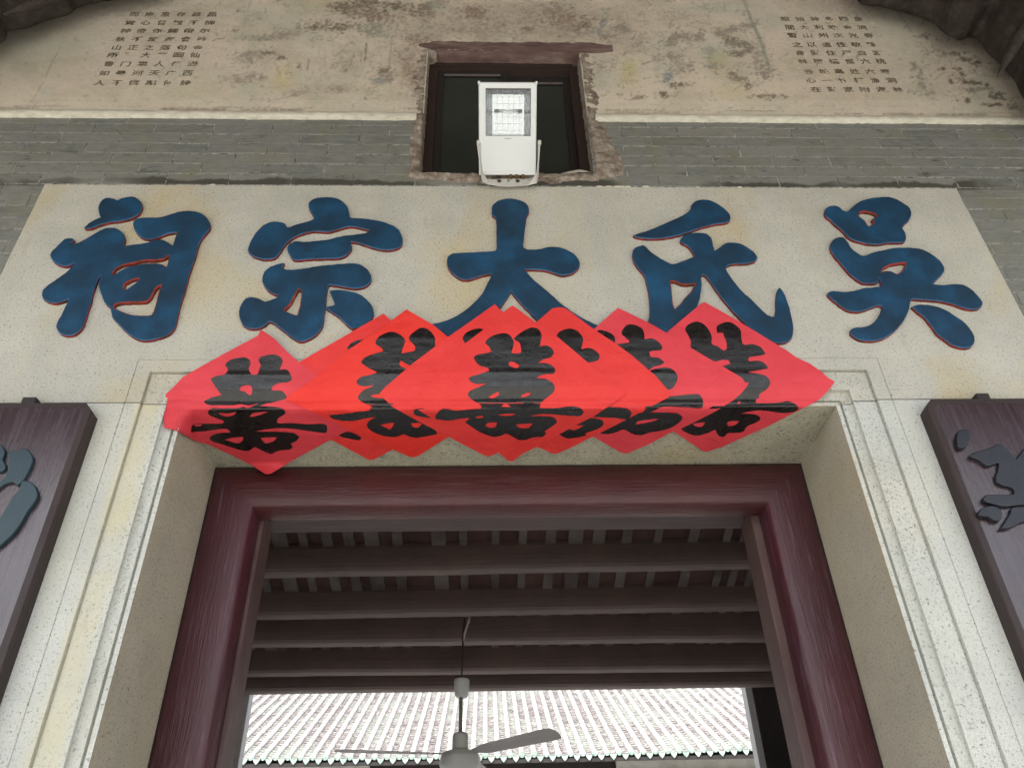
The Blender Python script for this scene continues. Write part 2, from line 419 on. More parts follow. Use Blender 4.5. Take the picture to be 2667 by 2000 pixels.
# keep the strip of the moulding above the opening, cut the side runs at the seam
g_ = [f for f in bm.faces]
bmesh.ops.bisect_plane(bm, geom=bm.verts[:]+bm.edges[:]+bm.faces[:], plane_co=(0, 0, SEAM+.0005), plane_no=(0, 0, 1), dist=1e-6)
kill = [f for f in bm.faces if f.calc_center_median().z < SEAM and not (XL-(f.calc_center_median().z-ZS)-1e-4 < f.calc_center_median().x < XR+(f.calc_center_median().z-ZS)+1e-4 and f.calc_center_median().z > ZS-1e-4)]
bmesh.ops.delete(bm, geom=kill, context='FACES')
bmesh.ops.remove_doubles(bm, verts=bm.verts, dist=1e-5)
# soffit, gently uneven underside
nx, ny = 60, 16
base = len(bm.verts); vs = []
for j in range(ny+1):
    row = []
    for i in range(nx+1):
        y = ARRIS_Y+(.68-ARRIS_Y)*j/ny; x = XL+(XR-XL)*i/nx
        row.append(bm.verts.new((x, y, ZS+(0 if j == 0 else random.uniform(-.0015, .002)))))
    vs.append(row)
for j in range(ny):
    for i in range(nx):
        f = bm.faces.new((vs[j][i], vs[j][i+1], vs[j+1][i+1], vs[j+1][i])); f.material_index = 1
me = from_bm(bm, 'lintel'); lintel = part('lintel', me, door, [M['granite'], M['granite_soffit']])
# dark slanting crack where lintel and jamb meet under the soffit
box('joint_filler', SL+.01, XL-.06, .03, .37, SEAM-.01, SEAM+.01, M['soil'], door)
box('joint_filler', XR+.06, SR-.01, .03, .37, SEAM-.01, SEAM+.01, M['soil'], door)

# ------------------------------------------------------------------ carved characters (photo pixels through their crop: origin, scale)
K = 3.3163
def T(o, s, pts): return [(o[0]+x/s, o[1]+y/s) for x, y in pts]
CH = []
o = (0, 460)
CH.append(('ci', [
 [T(o,K,[(725,440),(760,405),(820,370),(865,350),(850,310),(848,260),(870,210),(920,182),(980,188),(1010,200),(1040,188),(1090,175),(1150,172),(1200,200),(1226,245),(1218,290),(1190,325),(1140,355),(1040,380),(940,392),(860,414),(790,440),(745,448)])],
 [T(o,K,[(432,690),(440,650),(480,610),(530,560),(570,532),(625,532),(640,548),(600,575),(650,575),(720,545),(800,500),(860,465),(920,442),(990,440),(1040,465),(1072,505),(1078,550),(1058,598),(1150,585),(1250,572),(1330,548),(1400,543),(1450,565),(1490,592),
   (1510,530),(1530,480),(1450,490),(1380,515),(1300,538),(1220,522),(1172,475),(1150,430),(1150,390),(1180,362),(1240,352),(1320,352),(1400,345),(1480,320),(1560,298),(1640,293),(1720,308),(1780,348),(1812,400),(1815,440),(1780,485),(1740,535),(1710,600),(1690,680),(1660,760),(1630,850),(1612,920),(1590,1000),(1562,1080),(1542,1160),(1525,1240),(1500,1310),(1450,1360),(1380,1388),(1300,1408),(1220,1408),(1150,1382),(1080,1330),(1020,1270),(970,1210),(948,1130),(915,1100),(885,1050),(860,980),(850,920),(870,850),(850,868),(826,930),(800,1010),(780,1090),(755,1160),(735,1230),(712,1290),(670,1340),(610,1368),(550,1365),(505,1340),(484,1300),(495,1250),(530,1190),(555,1130),(580,1085),(588,1055),(540,1075),(470,1090),(410,1076),(370,1050),(358,1010),(372,970),(420,930),(490,880),(560,830),(620,775),(642,742),(600,762),(560,770),(510,760),(460,728)]),
  T(o,K,[(975,838),(1000,795),(1060,765),(1160,742),(1260,724),(1400,715),(1458,682),(1438,775),(1390,752),(1320,746),(1240,750),(1160,765),(1090,785),(1030,815),(992,840)]),
  T(o,K,[(1068,965),(1082,922),(1130,897),(1195,878),(1182,905),(1130,945),(1085,972)]),
  T(o,K,[(1385,940),(1350,962),(1325,1005),(1300,1050),(1265,1078),(1200,1086),(1100,1086),(1000,1100),(985,1130),(1050,1160),(1130,1188),(1220,1198),(1300,1194),(1325,1160),(1345,1090),(1362,1020)])]]))
o = (560, 460)
CH.append(('zong', [
 [T(o,K,[(285,640),(292,590),(320,530),(370,460),(420,415),(480,390),(545,388),(600,402),(625,438),(700,412),(790,388),(848,365),(850,335),(820,290),(806,240),(830,203),(890,180),(960,176),(1040,182),(1100,212),(1140,255),(1155,300),(1168,350),(1240,356),(1330,366),(1430,382),(1510,410),(1570,442),(1605,490),(1618,550),(1600,600),(1540,626),(1460,630),(1400,620),(1320,598),(1240,570),(1172,560),(1182,610),(1160,650),(1120,683),(1050,703),(950,705),(850,708),(760,715),(690,718),(660,698),(635,655),(622,620),(640,580),(700,555),(760,562),(850,555),(960,545),(1060,520),(1130,505),(1220,498),(1300,485),(1335,462),(1220,432),(1130,432),(1050,458),(980,475),(870,468),(780,482),(700,512),(640,550),(595,600),(560,650),(525,693),(480,710),(400,708),(330,685)])],
 [T(o,K,[(405,880),(425,820),(480,775),(560,748),(600,745),(572,785),(620,800),(700,798),(800,785),(920,766),(1000,760),(1100,750),(1200,746),(1270,765),(1325,810),(1350,865),(1340,908),(1300,943),(1230,962),(1130,952),(1040,938),(985,933),(968,975),(958,1060),(950,1140),(940,1200),(928,1280),(888,1345),(820,1395),(750,1420),(700,1410),(640,1368),(580,1320),(520,1275),(470,1248),(430,1280),(370,1308),(300,1308),(240,1278),(212,1220),(206,1160),(225,1100),(262,1052),(310,1037),(370,1047),(430,1075),(480,1062),(530,1042),(550,1020),(490,1003),(440,960),(412,915)]),
  T(o,K,[(745,990),(737,1060),(726,1130),(705,1192),(650,1178),(600,1148),(640,1115),(672,1065),(700,1010),(722,972)])],
 [T(o,K,[(990,985),(1060,976),(1150,986),(1240,1010),(1310,1060),(1358,1120),(1368,1180),(1345,1238),(1290,1282),(1220,1306),(1180,1308),(1130,1270),(1080,1220),(1020,1175),(958,1135),(975,1120),(1035,1105),(1012,1040)])]]))
o = (1100, 460)
CH.append(('da', [
 [T(o,K,[(600,300),(605,250),(650,208),(720,189),(800,191),(870,212),(914,252),(922,300),(900,345),(890,420),(880,520),(870,602),(910,626),(1000,626),(1080,606),(1160,604),(1240,626),(1310,666),(1350,712),(1360,760),(1330,808),(1270,842),(1190,846),(1120,823),(1040,803),(960,798),(885,800),(920,845),(980,903),(1060,970),(1140,1040),(1220,1110),(1320,1180),(1420,1238),(1510,1278),(1540,1310),(1480,1350),(1380,1380),(1260,1370),(1120,1320),(1000,1240),(930,1170),(860,1100),(800,1032),(766,985),(740,1030),(700,1090),(640,1160),(560,1220),(450,1290),(330,1350),(225,1390),(170,1345),(110,1300),(80,1272),(190,1246),(290,1202),(380,1142),(460,1072),(520,1002),(560,922),(592,862),(596,836),(540,845),(460,870),(400,887),(340,884),(280,850),(232,800),(211,740),(220,692),(260,662),(350,655),(450,650),(550,645),(630,636),(643,600),(640,500),(640,400),(634,352),(606,332)])]]))
o = (1560, 460)
CH.append(('shi', [
 [T(o,K,[(295,505),(340,490),(420,465),(520,425),(620,380),(700,345),(760,312),(790,282),(802,240),(840,207),(900,196),(970,206),(1040,242),(1100,290),(1138,340),(1128,380),(1080,398),(1000,408),(920,428),(840,453),(760,482),(690,502),(600,522),(500,532),(400,532),(340,523)])],
 [T(o,K,[(702,552),(722,515),(780,488),(860,482),(930,492),(972,530),(988,590),(1002,638),(1040,612),(1090,574),(1160,567),(1230,581),(1300,620),(1350,660),(1368,700),(1340,733),(1270,748),(1190,750),(1120,763),(1097,790),(1130,850),(1180,920),(1240,990),(1310,1050),(1370,1110),(1420,1160),(1470,1198),(1516,1202),(1530,1150),(1530,1060),(1538,990),(1560,955),(1590,985),(1620,1050),(1648,1130),(1668,1220),(1682,1310),(1667,1388),(1620,1426),(1550,1434),(1480,1418),(1400,1368),(1320,1308),(1240,1240),(1170,1170),(1100,1090),(1030,1000),(970,912),(930,862),(902,842),(882,870),(890,930),(880,1000),(870,1060),(840,1130),(780,1180),(700,1250),(640,1310),(590,1350),(540,1335),(480,1303),(432,1262),(432,1230),(440,1180),(440,1100),(430,1000),(412,920),(392,850),(342,790),(302,730),(288,660),(312,612),(380,590),(406,602),(440,640),(510,690),(580,730),(640,752),(720,728),(800,698),(828,688),(812,650),(772,600),(722,572)]),
  T(o,K,[(622,902),(660,907),(720,930),(790,930),(828,925),(800,980),(740,1050),(690,1110),(656,1138),(640,1080),(632,1000)])]]))
o = (2000, 460)
CH.append(('wu', [
 [T(o,K,[(490,310),(505,272),(550,250),(610,257),(650,290),(690,298),(740,252),(800,212),(880,187),(960,177),(1040,174),(1110,192),(1180,232),(1228,272),(1242,320),(1225,368),(1182,410),(1162,442),(1188,480),(1198,530),(1182,560),(1130,567),(1050,568),(960,580),(880,580),(800,562),(730,540),(682,508),(642,460),(592,420),(542,370),(504,342)]),
  T(o,K,[(787,330),(812,302),(870,306),(935,328),(930,350),(895,372),(915,390),(890,418),(868,425),(840,380),(802,350)])],
 [T(o,K,[(542,620),(548,572),(592,527),(650,523),(688,560),(720,610),(770,655),(830,683),(900,656),(980,636),(1080,617),(1180,610),(1290,617),(1370,642),(1450,692),(1508,750),(1528,800),(1508,840),(1468,880),(1425,922),(1500,934),(1600,927),(1690,932),(1760,972),(1820,1032),(1855,1080),(1850,1118),(1815,1140),(1740,1142),(1680,1125),(1580,1092),(1480,1072),(1380,1062),(1300,1057),(1247,1058),(1230,1092),(1218,1150),(1188,1220),(1140,1288),(1080,1346),(1000,1394),(920,1414),(840,1414),(772,1396),(722,1358),(717,1322),(752,1302),(820,1297),(880,1281),(930,1241),(970,1181),(990,1122),(960,1108),(900,1127),(830,1155),(760,1164),(690,1150),(620,1107),(560,1060),(522,1020),(520,1000),(560,986),(650,990),(740,986),(820,962),(900,955),(984,944),(982,930),(966,874),(960,900),(940,916),(890,920),(820,915),(770,886),(710,836),(660,778),(610,720),(568,668)]),
  T(o,K,[(985,820),(1012,787),(1080,757),(1150,747),(1188,747),(1174,790),(1138,828),(1110,836),(1060,813),(1012,813)])],
 [T(o,K,[(1245,1120),(1310,1102),(1400,1107),(1500,1132),(1590,1182),(1680,1242),(1748,1312),(1786,1380),(1786,1428),(1748,1470),(1680,1474),(1600,1455),(1530,1406),(1460,1348),(1410,1278),(1350,1208),(1284,1158)])]]))
REL = .015
for nm, comps in CH:
    bm = bmesh.new()
    for loops in comps:
        wl = []
        for lp in loops:
            sm = smooth_loop(lp, 3)
            wl.append([(lambda p: (p.x, p.z))(onY(a+random.uniform(-.5, .5), b+random.uniform(-.5, .5), -REL)) for a, b in sm])
        me = curve_mesh(wl, extrude=REL*.75, bev=REL*.25, bres=2, offset=-REL*.25)
        me.transform(Matrix(((1, 0, 0, 0), (0, 0, -1, 0), (0, 1, 0, 0), (0, 0, 0, 1))))
        bm.from_mesh(me); bpy.data.meshes.remove(me)
    dep = min(v.co.y for v in bm.verts)
    for v in bm.verts:
        v.co.y = v.co.y if v.co.y < 0 else .001
    bmesh.ops.recalc_face_normals(bm, faces=bm.faces)
    for f in bm.faces:
        n_ = f.normal
        f.material_index = 0 if n_.y < -.93 else (2 if n_.y < -.2 and n_.z < .2 else (1 if n_.y > -.2 else 0))  # down- and side-facing bevels take the blue painted as lit
    me = bpy.data.meshes.new('carved_character'); bm.to_mesh(me); bm.free()
    part('carved_character', me, door, [M['blue'], M['rededge'], M['blue_lit']])

# ------------------------------------------------------------------ brick wall
wall = empty('brick_wall', (0, 0, 0))
tag(wall, 'grey brick wall with thin pale joints around and above the granite lintel', 'wall')
WX0, WX1, WZ0, WZ1 = -.276, .461, 4.308, 5.213
def holed(name, x0, x1, z0, z1, y, m, parent, thick=.3):
    bm = bmesh.new()
    for a in ((x0, SL+.001, z0, z1), (SR-.001, x1, z0, z1), (SL+.001, WX0, ZT-.05, z1), (WX1, SR-.001, ZT-.05, z1), (WX0, WX1, ZT-.05, WZ0), (WX0, WX1, WZ1, z1)):
        bx(bm, a[0], a[1], y, y+thick, a[2], a[3])
    return part(name, from_bm(bm, name), parent, m)
holed('mortar_backing', -6, 6, -.15, 6.6, .0022, M['mortar'], wall, .36)
L, CO = .256, .0666
ZJ0 = 4.631
variants = []
for k in range(8):
    bm = bmesh.new(); bx(bm, -L/2+.0013, L/2-.0013, -.012, .012, -CO/2+.0013, CO/2-.0013, .0022, .0013)
    me = from_bm(bm, 'brick'); me.materials.append(M['brick']); variants.append(me)
nb = 0
rows = list(range(-6, 24))
for r in rows:                     # r = 0 is the course just under the plaster band
    zt = ZJ0+CO*(1-r); zc = zt-CO/2
    xo = .731+(L/2 if r % 2 else 0)
    for k in range(-14, 12):
        xc = xo+L*(k+.5); xa, xb = xc-L/2, xc+L/2
        za, zb = zc-CO/2, zc+CO/2
        if zb > 4.70 or zc < 3.1: continue
        segs = [(xa, xb)]
        def clip(segs, lo, hi):
            out = []
            for a, b in segs:
                if b <= lo or a >= hi: out.append((a, b)); continue
                if a < lo: out.append((a, lo))
                if b > hi: out.append((hi, b))
            return out
        if zc < ZT: segs = clip(segs, SL, SR)
        if zc > WZ0-.02: segs = clip(segs, WX0-.012, WX1+.012)
        for a, b in segs:
            if b-a < .006: continue
            # only what the photo can show
            px, py = proj(((a+b)/2, .01, zc))
            if px < -130 or px > 2800 or py > 1000: continue
            o = bpy.data.objects.new('brick', random.choice(variants)); COL.objects.link(o); o.parent = wall
            sx = (b-a)/L
            o.location = ((a+b)/2, .0125+random.choice((0, 0, 0, .0005, -.0008, -.0012, -.0025 if random.random() < .4 else 0)), zc)
            o.rotation_euler = (0, 0, PI if random.random() < .5 else 0)
            zs = 1.0
            if zc < ZT < zc+CO/2 and a > SL-.01 and b < SR+.01: pass
            o.scale = (sx, 1, 1); nb += 1
# sliver course squeezed over the lintel, with dark stain and lime crumbs
def crumb_ring():
    bm = bmesh.new()
    import mathutils.noise as mn
    # ring of crumbled mortar round the window opening
    steps = []
    per = [(WX0, WZ0), (WX0, WZ1), (WX1, WZ1), (WX1, WZ0)]
    pts = []
    for i in range(4):
        a, b = Vector((*per[i], 0)), Vector((*per[(i+1) % 4], 0)); n_ = int((b-a).length/.006)
        nrm = [Vector((-1, 0, 0)), Vector((0, 1, 0)), Vector((1, 0, 0)), Vector((0, -1, 0))][i]
        for k in range(n_): pts.append((a.lerp(b, k/n_), nrm, i, k/n_))
    NR = 14; rings = []
    for idx, (p, nrm, side, t) in enumerate(pts):
        q = mn.fractal(Vector((p.x*6, p.y*6, 2.2)), 1.1, 2.0, 3)
        wdt = {0: .06, 1: .012, 2: .062, 3: .055}[side]*(1+.8*q)
        if side == 2 and t > .5: wdt *= 1+1.6*(t-.5)
        if side == 3: wdt = min(wdt, .078)
        cnr = 0
        d1 = min((p-Vector((*c, 0))).length for c in per)
        row = []
        for k in range(NR+1):
            u = k/NR
            out = nrm*(wdt*u)
            # round the corners
            if d1 < .05:
                c = min(per, key=lambda c: (p-Vector((*c, 0))).length); cd = Vector((c[0]-(WX0+WX1)/2, c[1]-(WZ0+WZ1)/2, 0))
                dd = Vector((math.copysign(1, cd.x), math.copysign(1, cd.y), 0))
                w_ = 1-d1/.05; out = (nrm*(1-w_*.5)+dd*.5*w_)*wdt*u
            h = .010*(1-u**3)+.007*mn.fractal(Vector((p.x*30+out.x*30, p.y*30+out.y*30, 5)), .8, 2, 4)
            if k == 0: y = .065
            elif k == 1: y = -.002+.004*mn.noise(Vector((p.x*50, p.y*50, 0)))
            else: y = .001-h if k < NR else .012
            inn = nrm*(-.004+.004*mn.noise(Vector((p.x*40, p.y*40, 9)))) if k <= 1 else Vector((0, 0, 0))
            row.append(bm.verts.new((p.x+out.x+inn.x, y, p.y+out.y+inn.y)))
        rings.append(row)
    for a, b in zip(rings, rings[1:]+rings[:1]):
        for k in range(NR): bm.faces.new((a[k], a[k+1], b[k+1], b[k]))
    return from_bm(bm, 'mortar_patch', True)
part('mortar_patch', crumb_ring(), wall, M['patch'])
# lime crumbs along the joint over the lintel
bm = bmesh.new()
for i in range(34):
    px = random.choice([random.uniform(1560, 1700), random.uniform(150, 2480), random.uniform(1560, 1640)])
    p = onY(px, 488, -.001); s = random.uniform(.003, .011)
    r = bmesh.ops.create_icosphere(bm, subdivisions=1, radius=1)
    for v in r['verts']: v.co = Vector((p.x+v.co.x*s*random.uniform(.8, 2.0), .002+v.co.y*s*.5, ZT+.004+v.co.z*s*.6))
me = from_bm(bm, 'lime_crumbs'); o = part('lime_crumbs', me, wall, M['lime']); tag(o, kind='stuff')

# ------------------------------------------------------------------ painted plaster frieze
frieze = empty('painted_frieze', (0, 0, 0))
tag(frieze, 'weathered plaster frieze painted with faded landscapes and columns of verse above the brick wall', 'mural')
ST = 1.5; PX0, PY0 = -330, -180
RW, RH = int((3000-PX0)/ST), int((345-PY0)/ST)
def vnoise(w, h, cell, seed, cy=None):
    r = np.random.default_rng(seed); cy = cy or cell
    gw, gh = int(w/cell)+3, int(h/cy)+3; G = r.random((gh, gw))
    xs = np.arange(w)/cell; ys = np.arange(h)/cy
    xi = xs.astype(int); yi = ys.astype(int); xf = xs-xi; yf = ys-yi
    xf = xf*xf*(3-2*xf); yf = yf*yf*(3-2*yf)
    a = G[yi][:, xi]; b = G[yi][:, xi+1]; c = G[yi+1][:, xi]; d = G[yi+1][:, xi+1]
    return (a*(1-xf)+b*xf)*(1-yf)[:, None]+(c*(1-xf)+d*xf)*yf[:, None]
def fbm(cell, seed, octs=4, cy=None):
    t = 0; amp = 1; s = 0
    for i in range(octs):
        t = t+amp*vnoise(RW, RH, max(cell/2**i, 1.2), seed+i, (cy or cell)/2**i if (cy or cell)/2**i > 1.2 else 1.2); s += amp; amp *= .6
    return t/s
img = np.zeros((RH, RW, 3)); img[:] = (.55, .505, .42)
XX, YY = np.meshgrid(PX0+np.arange(RW)*ST, PY0+np.arange(RH)*ST)
def blend(mask, c):
    global img
    mask = np.clip(mask, 0, 1)[..., None]; img = img*(1-mask)+np.array(c)*mask
def soft(cx, cy, rx, ry): return np.exp(-(((XX-cx)/rx)**2+((YY-cy)/ry)**2))
blend((fbm(70, 1, 4, 30)-.42)*2.6, (.40, .375, .285))
blend((fbm(50, 11, 4, 20)-.5)*2.6, (.53, .495, .42))
blend((fbm(60, 21, 3, 40)-.52)*2.6, (.40, .43, .35))
blend(soft(60, 110, 160, 90)*.55, (.36, .375, .30)); blend(soft(2360, 150, 70, 120)*.35, (.38, .42, .33))
blend(soft(420, 140, 180, 150)*.35, (.44, .39, .335)); blend(soft(2200, 160, 170, 170)*.40, (.46, .39, .33))
blend(soft(850, 10, 90, 25)*.5, (.37, .36, .20)); blend(soft(1320, 60, 300, 70)*.55, (.40, .34, .275))
blend(soft(1450, 100, 160, 60)*(fbm(12, 31)-.35)*2, (.33, .29, .235)); blend(soft(1080, 180, 70, 110)*(fbm(12, 41)-.3)*2, (.34, .285, .235))
blend((YY > 262)*.35*np.ones_like(XX), (.56, .54, .46))
def dabs(cx, cy, rx, ry, n, c, a, sz=(2.5, 7), asp=.55):
    global img
    for _ in range(n):
        x = cx+rng.normal()*rx*.55; y = cy+rng.normal()*ry*.55; s = rng.uniform(*sz)
        sx, sy = s, s*asp*rng.uniform(.6, 1.3); th = rng.uniform(-.5, .5)
        i0 = int((x-PX0-14)/ST); i1 = int((x-PX0+14)/ST)+1; j0 = int((y-PY0-12)/ST); j1 = int((y-PY0+12)/ST)+1
        if i0 < 0 or j0 < 0 or i1 >= RW or j1 >= RH: continue
        X = XX[j0:j1, i0:i1]-x; Y = YY[j0:j1, i0:i1]-y
        u = (X*math.cos(th)+Y*math.sin(th))/sx; v = (-X*math.sin(th)+Y*math.cos(th))/sy
        mk = (np.clip(1.5-(u*u+v*v), 0, 1)*min(1, a*1.25)*rng.uniform(.6, 1))[..., None]
        img[j0:j1, i0:i1] = img[j0:j1, i0:i1]*(1-mk)+np.array(c)*mk
def wash(cx, cy, rx, ry, c, a):
    blend(soft(cx, cy, rx, ry)*a*(fbm(18, abs(int(cx)+int(cy)), 3)*1.3+.2), c)
DK = (.115, .09, .065); GR = (.22, .20, .17); BR = (.17, .12, .09); BL = (.17, .21, .24); GN = (.22, .25, .20)
for f_ in [(900,22,34,14,60,DK,.75),(950,16,36,18,70,DK,.75),(978,45,46,14,70,BR,.7),(830,70,30,10,34,DK,.8),(890,72,30,10,34,DK,.75),(977,78,38,14,60,GN,.75),(1035,20,28,9,36,DK,.75),(1105,30,34,16,50,DK,.75),(1135,12,26,8,24,DK,.7),(1235,28,30,10,40,BR,.7),(1240,44,24,6,18,BR,.6),
   (1440,30,52,16,60,BR,.65),(1480,55,56,16,70,BR,.7),(1505,82,46,12,46,GR,.7),(1375,76,12,5,10,DK,.7),(1520,72,20,8,20,DK,.7),(1612,72,18,10,22,GR,.7),(1570,58,12,8,16,BL,.6),(1628,78,12,8,16,GR,.8),(1562,85,20,8,14,BL,.5),
   (680,100,50,7,30,GN,.5),(730,94,20,9,20,GR,.55),(765,88,24,12,22,GR,.4),(645,152,34,16,46,GR,.5),(700,140,16,6,14,DK,.5),(735,152,8,5,8,DK,.6),(655,140,20,6,14,GR,.5),(620,207,44,10,30,GR,.45),(665,196,18,8,14,GR,.45),(685,203,10,6,10,GR,.45),
   (1000,186,14,7,14,DK,.7),(1008,205,16,14,24,GR,.7),(980,212,16,10,14,BL,.5),(1060,160,28,30,40,BR,.4),(1075,200,24,18,30,BR,.4),(1090,245,18,12,20,GR,.5),(900,170,36,18,22,(.30,.26,.17),.4),(870,230,60,10,20,(.33,.27,.20),.5),(770,243,30,6,12,GR,.4),(880,235,40,6,12,BR,.35),
   (1665,113,15,6,14,GR,.75),(1745,112,14,14,24,GR,.75),(1782,98,36,12,46,GR,.65),(1825,95,10,12,16,GR,.7),(1875,88,16,6,16,GR,.6),(1910,78,24,8,22,GR,.55),(1945,68,18,6,14,GR,.6),(1903,110,18,12,34,DK,.7),(1938,120,18,10,24,DK,.65),(1950,132,12,8,16,DK,.6),(1918,140,22,8,24,DK,.65),(1852,132,20,8,22,GR,.7),(1846,148,12,14,20,GN,.5),(1758,148,26,10,26,GR,.75),(1778,175,30,14,34,GR,.65),(1740,200,12,18,22,BL,.65),(1765,222,22,5,20,DK,.6),(1862,172,18,8,18,GR,.65),(1908,198,12,12,20,DK,.6),(1928,208,18,8,20,DK,.6),(1975,150,24,26,40,GR,.5),(1992,190,22,16,40,GR,.65),(1948,228,8,8,10,DK,.6),(1995,252,40,5,20,DK,.55),(1728,247,7,8,14,DK,.6),(1665,255,12,4,8,DK,.5),(1710,160,8,20,14,GR,.5),(1660,120,50,20,20,GR,.35),
   (2480,140,28,4,16,DK,.6),(2510,155,16,5,14,DK,.7),(2542,165,14,9,16,DK,.6),(2455,180,8,3,8,DK,.7),(2495,180,7,3,8,DK,.6),(2505,194,5,4,8,DK,.7),(2476,212,4,4,8,DK,.7),(2520,214,12,6,14,DK,.7),(2542,217,10,3,12,DK,.7),(2571,221,4,4,8,DK,.8),(2560,232,20,4,14,GN,.7),(2597,250,16,8,26,(.13,.13,.11),.85),(2582,273,20,4,16,DK,.7),(2530,237,12,7,12,GR,.6),(2520,262,6,5,8,DK,.6),(2640,280,15,6,12,GR,.6),(2410,95,10,5,8,DK,.55),(2380,172,8,8,10,GR,.6),(2396,195,6,12,12,GR,.6),(2402,220,8,12,12,GR,.6),(2425,245,18,8,12,GR,.5),(2600,190,40,14,30,GN,.5),(2450,140,40,30,26,GR,.3),
   (1100,105,40,12,40,BR,.5),(1600,100,40,12,24,GR,.4),(1560,170,20,30,18,GR,.35),(1300,60,160,30,90,BR,.35),(1200,80,100,20,50,BR,.35)]:
    f_ = list(f_); blend(soft(f_[0], f_[1], f_[2]*1.25, f_[3]*1.5)*.45*(fbm(14, int(f_[0]), 3)*1.4), (.30, .275, .22)); f_[4] = int(f_[4]*3.0); f_[2] *= 1.2; f_[3] *= 1.2; f_[6] = min(.95, f_[6]*1.2); dabs(*f_, (1.4, 4.6))
wash(735, 200, 24, 26, (.46, .42, .18), .8); wash(1640, 190, 24, 34, (.43, .40, .17), .9); wash(1870, 155, 30, 20, (.36, .35, .18), .7); wash(1910, 240, 60, 20, (.45, .42, .22), .5); wash(800, 120, 30, 30, (.40, .45, .38), .5); wash(660, 40, 50, 25, (.40, .44, .36), .5)
def stroke(pts, w, c, a, broken=.0):
    pts = [np.array(p, float) for p in pts]
    for p, q in zip(pts, pts[1:]):
        n_ = max(2, int(np.linalg.norm(q-p)/2.2))
        for k in range(n_):
            if rng.random() < broken: continue
            x, y = p+(q-p)*k/n_+rng.normal(size=2)*.5
            i0 = int((x-PX0-w*2)/ST); i1 = int((x-PX0+w*2)/ST)+2; j0 = int((y-PY0-w*2)/ST); j1 = int((y-PY0+w*2)/ST)+2
            if i0 < 0 or j0 < 0 or i1 >= RW or j1 >= RH: continue
            mk = (np.clip(1.3-((XX[j0:j1, i0:i1]-x)**2+(YY[j0:j1, i0:i1]-y)**2)/(w*w), 0, 1)*a)[..., None]
            img[j0:j1, i0:i1] = img[j0:j1, i0:i1]*(1-mk)+np.array(c)*mk
for s_ in [([(660,-20),(645,30),(628,100)],2.2,GN,.4,.3),([(165,110),(140,155),(105,230),(80,268)],2.2,BR,.45,.45),([(1935,-10),(1955,50),(1978,100),(2003,175)],5,GN,.5,.1),([(2330,20),(2380,90),(2420,140)],3,GR,.4,.4),
   ([(815,100),(830,92),(838,108)],2,GN,.5,.1),([(808,112),(812,100)],2,GN,.5,.1),([(832,120),(830,150),(846,160),(846,128),(834,120)],2,GN,.55,.1),([(804,155),(800,185)],2.2,DK,.6,.1),([(955,115),(950,160)],3,DK,.6,.2),([(945,135),(938,165)],2,DK,.5,.2),([(922,140),(910,175)],2.2,GR,.6,.1),([(905,120),(870,150)],2.5,GR,.35,.3),([(1020,100),(1014,180)],1.8,GR,.6,.1),([(780,165),(776,185)],2,GR,.5,.2),
   ([(720,155),(715,165),(722,175)],2,GR,.5,.1),([(1590,140),(1612,155)],1.5,GR,.5,.2),([(1570,105),(1595,95),(1610,92)],2,DK,.5,.2),([(1600,190),(1608,150),(1612,148)],1.5,GR,.5,.2),([(1680,140),(1690,128),(1685,125)],1.8,GR,.5,.1),([(1672,168),(1700,160)],2.5,DK,.6,.2),([(1650,255),(1665,250),(1678,258)],1.5,BR,.7,.1),([(985,192),(1010,182),(1020,176)],3,DK,.6,.1),([(600,205),(640,190),(680,195)],1.6,GR,.4,.3),([(950,255),(955,262)],3,DK,.7,0),([(700,265),(790,245),(860,240)],1.8,GR,.4,.3)]:
    stroke(*s_)
for yb, a, w in ((276, .75, 1.6), (289, .85, 1.9), (262, .4, 1.3), (282, .4, 3.2)):
    x = -200
    while x < 2900:
        ln = rng.uniform(25, 190)
        if not (1095 < x+ln/2 < 1550) and rng.random() < .72:
            stroke([(x, yb+.0068*x), (x+ln, yb+.0068*(x+ln))], w*rng.uniform(.7, 1.3), BR if rng.random() < .4 else (.14, .12, .085), a*rng.uniform(.5, 1.1), .25)
        x += ln+rng.uniform(0, 90)
# loose brushwork of rocks, trees and robes between the main groups
for _ in range(260):
    x = rng.choice([rng.uniform(560, 1090), rng.uniform(1560, 2000), rng.uniform(1150, 1600), rng.uniform(2380, 2640)]); y = rng.uniform(-40, 262)
    if 1120 < x < 1540 and y > 95: continue
    dabs(x, y, rng.uniform(8, 30), rng.uniform(3, 10), int(rng.uniform(4, 14)), [GR, BR, DK, GN, BL][int(rng.choice(5, p=[.34, .3, .16, .14, .06]))], rng.uniform(.25, .6), (1.2, 4))
for _ in range(300):
    x = rng.choice([rng.uniform(560, 1090), rng.uniform(1560, 2000), rng.uniform(2390, 2650)]); y = rng.uniform(-20, 262)
    P_ = [(x, y)]; a_ = rng.uniform(0, 6.28)
    for k in range(int(rng.uniform(3, 8))):
        a_ += rng.normal()*.7; P_.append((P_[-1][0]+math.cos(a_)*rng.uniform(4, 10), P_[-1][1]+math.sin(a_)*rng.uniform(2, 5)))
    stroke(P_, rng.uniform(.9, 1.9), [GR, DK, BR][int(rng.integers(3))], rng.uniform(.25, .65), .15)
for _ in range(26):
    x = rng.uniform(-100, 2700); wash(x, rng.uniform(-60, 250), rng.uniform(25, 90), rng.uniform(10, 30), [(.40, .44, .37), (.50, .43, .38), (.42, .41, .28), (.60, .57, .49), (.36, .33, .27)][int(rng.integers(5))], .55)
